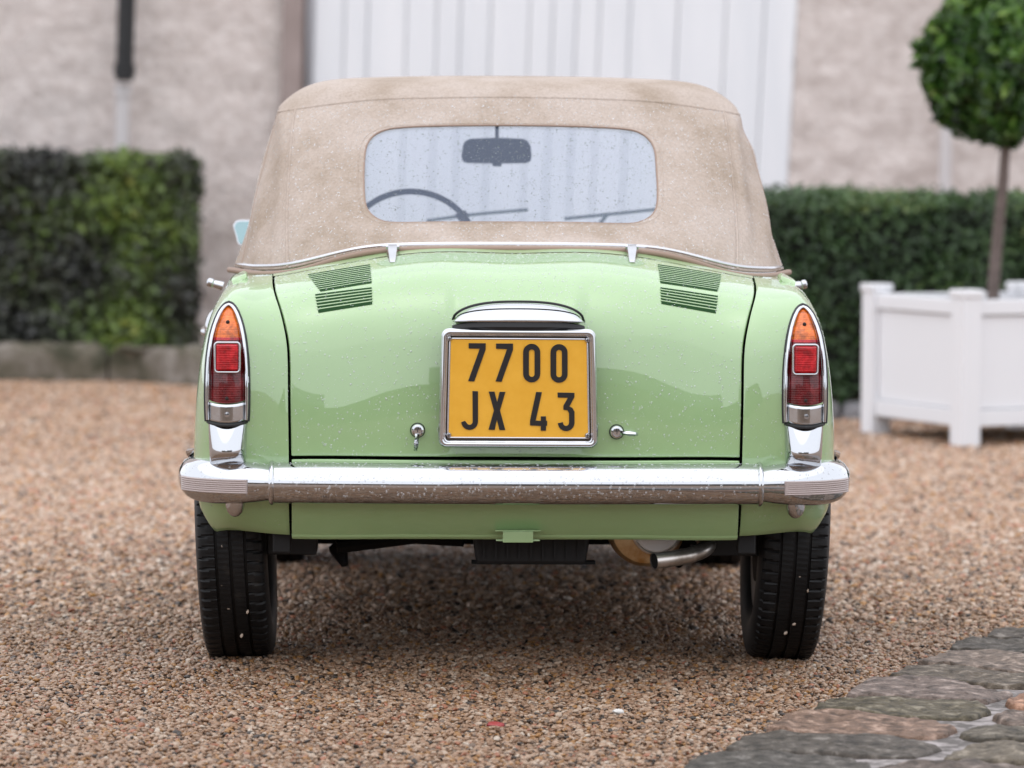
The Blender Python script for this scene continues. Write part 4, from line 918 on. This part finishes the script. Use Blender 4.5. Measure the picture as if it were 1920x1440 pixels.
# window outline: measured, then laid on the hood surface
wp = []
for (px, py) in [(683, 300), (687, 275), (700, 256), (722, 245), (755, 240), (830, 237), (957, 236), (1080, 238), (1160, 242), (1195, 248), (1217, 263), (1228, 285), (1231, 320),
                 (1233, 360), (1231, 388), (1222, 405), (1204, 416), (1175, 421), (1080, 419), (957, 418), (830, 418), (745, 419), (715, 415), (695, 402), (685, 383), (682, 340)]:
    wp.append((px, py))
wc = catmull([(x, y, 0) for x, y in wp + wp[:1]], 6)[:-1]
def on_hood(px, py):
    y = .65
    for _ in range(6):
        x, z = C(px, py, y); uv = hood.invert([(x, z)], (-.47, .47), (0, 4))[0]; y = .4 * y + .6 * hood(uv[:1], uv[1:])[0, 1]
    return uv
WUV = np.array([on_hood(p.x, p.y) for p in wc]); nW = len(WUV)
cenW = WUV.mean(0)
def outer(uv):                                  # from the window centre out to the curtain's border rectangle
    d = uv - cenW; ts = []
    if abs(d[0]) > 1e-9: ts.append(((USEAM if d[0] > 0 else -USEAM) - cenW[0]) / d[0])
    if abs(d[1]) > 1e-9: ts.append(((4.02 if d[1] > 0 else 0.0) - cenW[1]) / d[1])
    return cenW + d * min(t for t in ts if t > 0)
# dense directions including the four corners so that the border is exact
ang_ = np.arctan2((WUV[:, 1] - cenW[1]) / 2, (WUV[:, 0] - cenW[0]) / .3)
ex_ = [np.arctan2((v_ - cenW[1]) / 2, (u_ - cenW[0]) / .3) for u_ in (-USEAM, USEAM) for v_ in (0.0, 4.02)]
order = np.argsort(ang_); angs = np.sort(np.concatenate([np.linspace(-math.pi, math.pi, 221)[:-1], ex_]))
au = np.concatenate([ang_[order] - 2 * math.pi, ang_[order], ang_[order] + 2 * math.pi]); wu = np.tile(WUV[order], (3, 1))
WI = np.stack([np.interp(angs, au, wu[:, 0]), np.interp(angs, au, wu[:, 1])], 1)
WO = np.array([outer(q) for q in WI])
rings = []
for t in np.concatenate([[0, .012, .03], np.linspace(.06, 1, 22)]):
    uv = WI * (1 - t) + WO * t; rings.append(hood(uv[:, 0], uv[:, 1]).tolist())
curtain = MB().grid(rings, closed_u=True).build('rear_curtain', 'hood_canvas', soft, solid=-.003, angle=60)
U, V = np.meshgrid(np.linspace(.47, .80, 46), np.linspace(0, 4.02, 60)); Q = hood(U, V); quarters = []
for s in (-1, 1):
    U2 = U * s; quarters.append(MB().grid(hood(U2, V).tolist()).build('hood_quarter', 'hood_canvas', soft, solid=-.003, angle=60))
U, V = np.meshgrid(np.linspace(-.80, .80, 91), np.linspace(3.93, 7.0, 60)); P, nn = hood.frame(U.ravel(), V.ravel()); nn = np.where(nn[:, 2:3] < 0, -nn, nn); P = P + nn * .0032
roofp = MB().grid(P.reshape(60, 91, 3).tolist()).build('hood_roof', 'hood_canvas', soft, solid=.004, angle=60)
# pane
fill = []
for t in np.linspace(1.012, .02, 18): uv = cenW + (WI - cenW) * t; fill.append((hood(uv[:, 0], uv[:, 1]) + np.array([0, .003, -.001])).tolist())
bpn = MB(); bpn.grid(fill, closed_u=True); bpn.add(fill[-1], [tuple(range(len(angs)))]); pane_o = bpn.build('rear_window', 'plastic_window', soft, merge=True)
Pw, Nw = hood.frame(WI[:, 0], WI[:, 1])
MB().tube((Pw + Nw * .0015).tolist(), .0022, 8, closed=True).build('window_binding', 'hood_binding', soft)
uv = cenW + (WI - cenW) * 1.035; Pw, Nw = hood.frame(uv[:, 0], uv[:, 1]); MB().tube((Pw + Nw * .0024).tolist(), .0015, 6, closed=True).build('window_stitching', 'hood_canvas', soft)
for s in (-1, 1):
    for du, r_ in ((0, .0032), (.011, .0018)):
        vv = np.linspace(0.02, 3.98, 50); P, nn = hood.frame(np.full(50, s * (USEAM + du)), vv); MB().tube((P + nn * .002).tolist(), r_, 6).build('seam', 'hood_canvas', soft)
    vv = np.linspace(0.0, 4.0, 50); P, nn = hood.frame(np.full(50, s * .625), vv); MB().tube(P.tolist(), .0042, 8).build('edge_piping', 'hood_binding', soft)
uu = np.linspace(-.64, .64, 110); P, nn = hood.frame(uu, np.full(110, 3.93)); MB().tube((P + nn * .0010).tolist(), .0044, 10).build('roof_seam', 'hood_canvas', soft)
# base strip and binding
uu = np.linspace(-.69, .69, 141); P, nn = hood.frame(uu, np.full(141, .10)); tip = np.clip((np.abs(uu) - .60) / .09, 0, 1)
b = MB(); nz = np.array([0, -.5, .85])
rows = []
for i in range(141):
    k = 1 - .75 * tip[i]
    o_ = P[i] + np.array([np.sign(uu[i]) * .004 * tip[i], 0, 0])
    rows.append([tuple(o_ + np.array([0, a * .006, c_ * .0052]) * k + nn[i] * h * .7 * k) for a, c_, h in ((.5, 1, .001), (-.1, .6, .006), (-.6, -.2, .0065), (-.9, -.9, .001))])
b.grid(rows); b.build('hood_strip', 'aluminium_trim', soft, solid=.001)
P, nn = hood.frame(uu, np.full(141, -.04)); P = P + np.array([0, -.012, -.002]); P[:, 0] += np.sign(uu) * .012 * tip; P[:, 2] -= .002 * sstep(.36, .45, np.abs(uu)) * (1 - .5 * sstep(.6, .68, np.abs(uu)))
MB().tube(P.tolist(), .0062, 10).build('base_binding', 'hood_binding', soft)

# ---- windscreen and what shows through the rear window
ws = empty('windscreen', parent=car)
fr = [(-.465, 1.73, 1.165), (.465, 1.73, 1.165), (.53, 1.99, .82), (-.53, 1.99, .82)]
P = []
for i in range(4): a, c_ = Vector(fr[i]), Vector(fr[(i + 1) % 4]); P += [a.lerp(c_, t) for t in np.linspace(.06, .94, 12)]
MB().tube(P, .014, 10, closed=True).build('frame', 'chrome', ws)
b = MB(); b.grid([[tuple(Vector(fr[0]).lerp(Vector(fr[3]), t).lerp(Vector(fr[1]).lerp(Vector(fr[2]), t), s) + Vector((0, .05 * math.sin(math.pi * s), 0))) for s in np.linspace(0, 1, 17)] for t in np.linspace(0, 1, 9)]); b.build('glass', 'windscreen_glass', ws)
for pts in (((800, 414), (880, 403), (990, 393)), ((1058, 410), (1140, 402), (1235, 392))):
    wpn = empty('wiper', parent=car); q = [(C(*p, 2.01)[0], 2.01, C(*p, 2.01)[1]) for p in pts]; MB().tube(catmull(q, 6), .0042, 8).build('blade', 'interior_dark', wpn)
    MB().tube([(q[1][0], 2.02, q[1][2] + .002), (q[0][0] + .03, 2.06, .80)], .005, 8).build('arm', 'interior_dark', wpn)
rv = empty('rear_view_mirror', parent=car); YM = 1.66
mp = [(868, 272), (872, 264), (882, 260), (932, 258), (980, 260), (990, 264), (995, 274), (997, 292), (995, 303), (986, 306), (932, 307), (876, 306), (867, 303), (865, 292)]
b = MB(); b.prism([C(*p, YM) for p in mp], lambda a, c_, d: (a, d, c_), YM, YM + .025); b.build('housing', 'interior_dark', rv, smooth=False, bevel=.004)
xm_, zm_ = C(932, 282, YM); b = MB(); b.tube([(xm_, YM + .02, zm_), (xm_, YM + .03, zm_ + .05), (xm_, YM + .05, 1.17)], .0045, 8); b.build('stalk', 'interior_dark', rv)
b = MB(); b.box((xm_, YM + .01, zm_ - .032), (.022, .02, .012)); b.build('dip_lever', 'interior_dark', rv, smooth=False, bevel=.003)
sw = empty('steering_wheel', parent=car); xs_, zs_ = C(770, 476, 1.45); R_ = .155
Rt = Matrix.Rotation(math.radians(-22), 3, 'X'); cen = Vector((xs_, 1.45, zs_))
MB().tube([cen + Rt @ Vector((R_ * math.cos(a), 0, R_ * math.sin(a))) for a in np.linspace(0, 6.2832, 65)[:-1]], .0072, 12, closed=True).build('rim', 'interior_dark', sw)
MB().lathe([(-.012, .01), (-.01, .035), (.02, .03), (.04, .02)], tuple(cen), n=20).build('hub', 'interior_dark', sw)
for a in (0.1, math.pi - .1): MB().tube([cen, cen + Rt @ Vector((R_ * math.cos(a), 0, R_ * math.sin(a)))], .007, 8).build('spoke', 'interior_dark', sw)
b = MB(); b.tube([C(858, 410, 1.6)[0:1] + (1.6,) + C(858, 410, 1.6)[1:], C(875, 398, 1.6)[0:1] + (1.6,) + C(875, 398, 1.6)[1:]], [.012, .007], 8); b.build('column_stalk', 'interior_dark', sw)
MB().tube([cen, (xs_, 1.8, zs_ - .12)], .02, 10).build('column', 'interior_dark', sw)

# ---- side mirror, chrome knobs, door handles
sm = empty('side_mirror', parent=car); xm2, zm2 = C(464, 437, 1.62)
pts = prect(-.034, -.029, .034, .031, .016)
b = MB(); b.prism([(xm2 + a * (1 - .25 * (c_ < 0)), zm2 + c_) for a, c_ in pts], lambda a, c_, d: (a, d + (c_ - zm2) * .22, c_), 1.622, 1.66); b.build('shell', 'chrome', sm, smooth=False, bevel=.006)
b = MB(); b.prism([(xm2 + a * .9 * (1 - .25 * (c_ < 0)), zm2 + c_ * .88) for a, c_ in pts], lambda a, c_, d: (a, d + (c_ - zm2) * .22, c_), 1.6185, 1.621); b.build('glass', 'mirror_glass', sm, smooth=False)
MB().tube([(xm2 + .02, 1.65, zm2 - .02), (xm2 + .035, 1.68, .84), (xm2 + .05, 1.70, .79)], .006, 8).build('stalk', 'chrome', sm)
for px0, py0, px1, py1 in ((388, 528, 418, 530), (1513, 532, 1488, 530)):
    a = C(px0, py0, .9); c_ = C(px1, py1, .9); A, B_ = Vector((a[0], .9, a[1])), Vector((c_[0], .9, c_[1] - .008))
    MB().tube([A, A.lerp(B_, .08), A.lerp(B_, .35), A.lerp(B_, .42), A.lerp(B_, .55), B_], [.006, .0095, .0098, .0075, .0088, .010], 16).build('hood_knob', 'chrome', car)
for s in (-1, 1):
    P = [(s * .640, 1.30, .650), (s * .668, 1.27, .655), (s * .677, 1.20, .655), (s * .674, 1.13, .650), (s * .640, 1.11, .648)]
    dh = MB().tube(catmull(P, 6), .008, 10).build('door_handle', 'chrome', car)
    rows = []
    for z in np.linspace(-.045, .045, 12): rows.append([(s * (.640 + .022 * math.sqrt(max(0, 1 - (z / .046) ** 2)) * math.sin(a)), .92 + .045 * math.cos(a), .665 + z) for a in np.linspace(0, math.pi, 9)])
    MB().grid(rows).build('side_repeater', 'chrome', car)

# ---- rain on the car
droplets(lid, 5200, .0006, .0024, lid)
droplets(lid, 3200, .0006, .0022, lid, test=lambda c_: c_[:, 2] > .74)
for o in (side_l, side_r): droplets(o, 1500, .0006, .0022, o, test=lambda c_: c_[:, 1] < .9)
droplets(curtain, 3600, .0007, .0019, soft, mt='water_bead')
for o in quarters: droplets(o, 600, .0007, .0019, soft, mt='water_bead')
droplets(bar, 1500, .0008, .0028, bumper)
for o in ends: droplets(o, 220, .0008, .0024, bumper)
droplets(pane_o, 2600, .0005, .0015, soft, mt='water_clear', power=2.6)

# ---- small things lying on the gravel
mat('leaf_red', (.30, .03, .03), rough=.4); mat('shell_white', (.62, .60, .57), rough=.5)
g0 = G(929, 1362, .012); lf = []
for t in np.linspace(0, 1, 9):
    w_ = .0105 * math.sin(math.pi * t ** .8) + .0004; lf.append([(-.017 + .034 * t, -w_, .004 + .003 * math.sin(5 * t)), (-.017 + .034 * t, 0, .0015 * math.sin(4 * t)), (-.017 + .034 * t, w_, .005)])
o = MB().grid(lf).build('fallen_leaf', 'leaf_red', None, solid=.0004); o.location = g0; o.rotation_euler = (.3, 0, .3)
tag(o, 'small red fallen leaf lying on the gravel behind the car', 'leaf')
g0 = G(1160, 1334, .008); bm = bmesh.new(); bmesh.ops.create_icosphere(bm, subdivisions=2, radius=.0105)
for q in bm.verts: q.co = Vector((q.co.x * 1.15, q.co.y * .8, q.co.z * .5)) * (1 + .3 * noise.noise(q.co * 120))
me = bpy.data.meshes.new('white_stone'); bm.to_mesh(me); bm.free(); o = obj('white_stone', me, 'shell_white', None, angle=45); o.location = g0
tag(o, 'single white stone chip on the gravel left of the right rear wheel', 'stone')
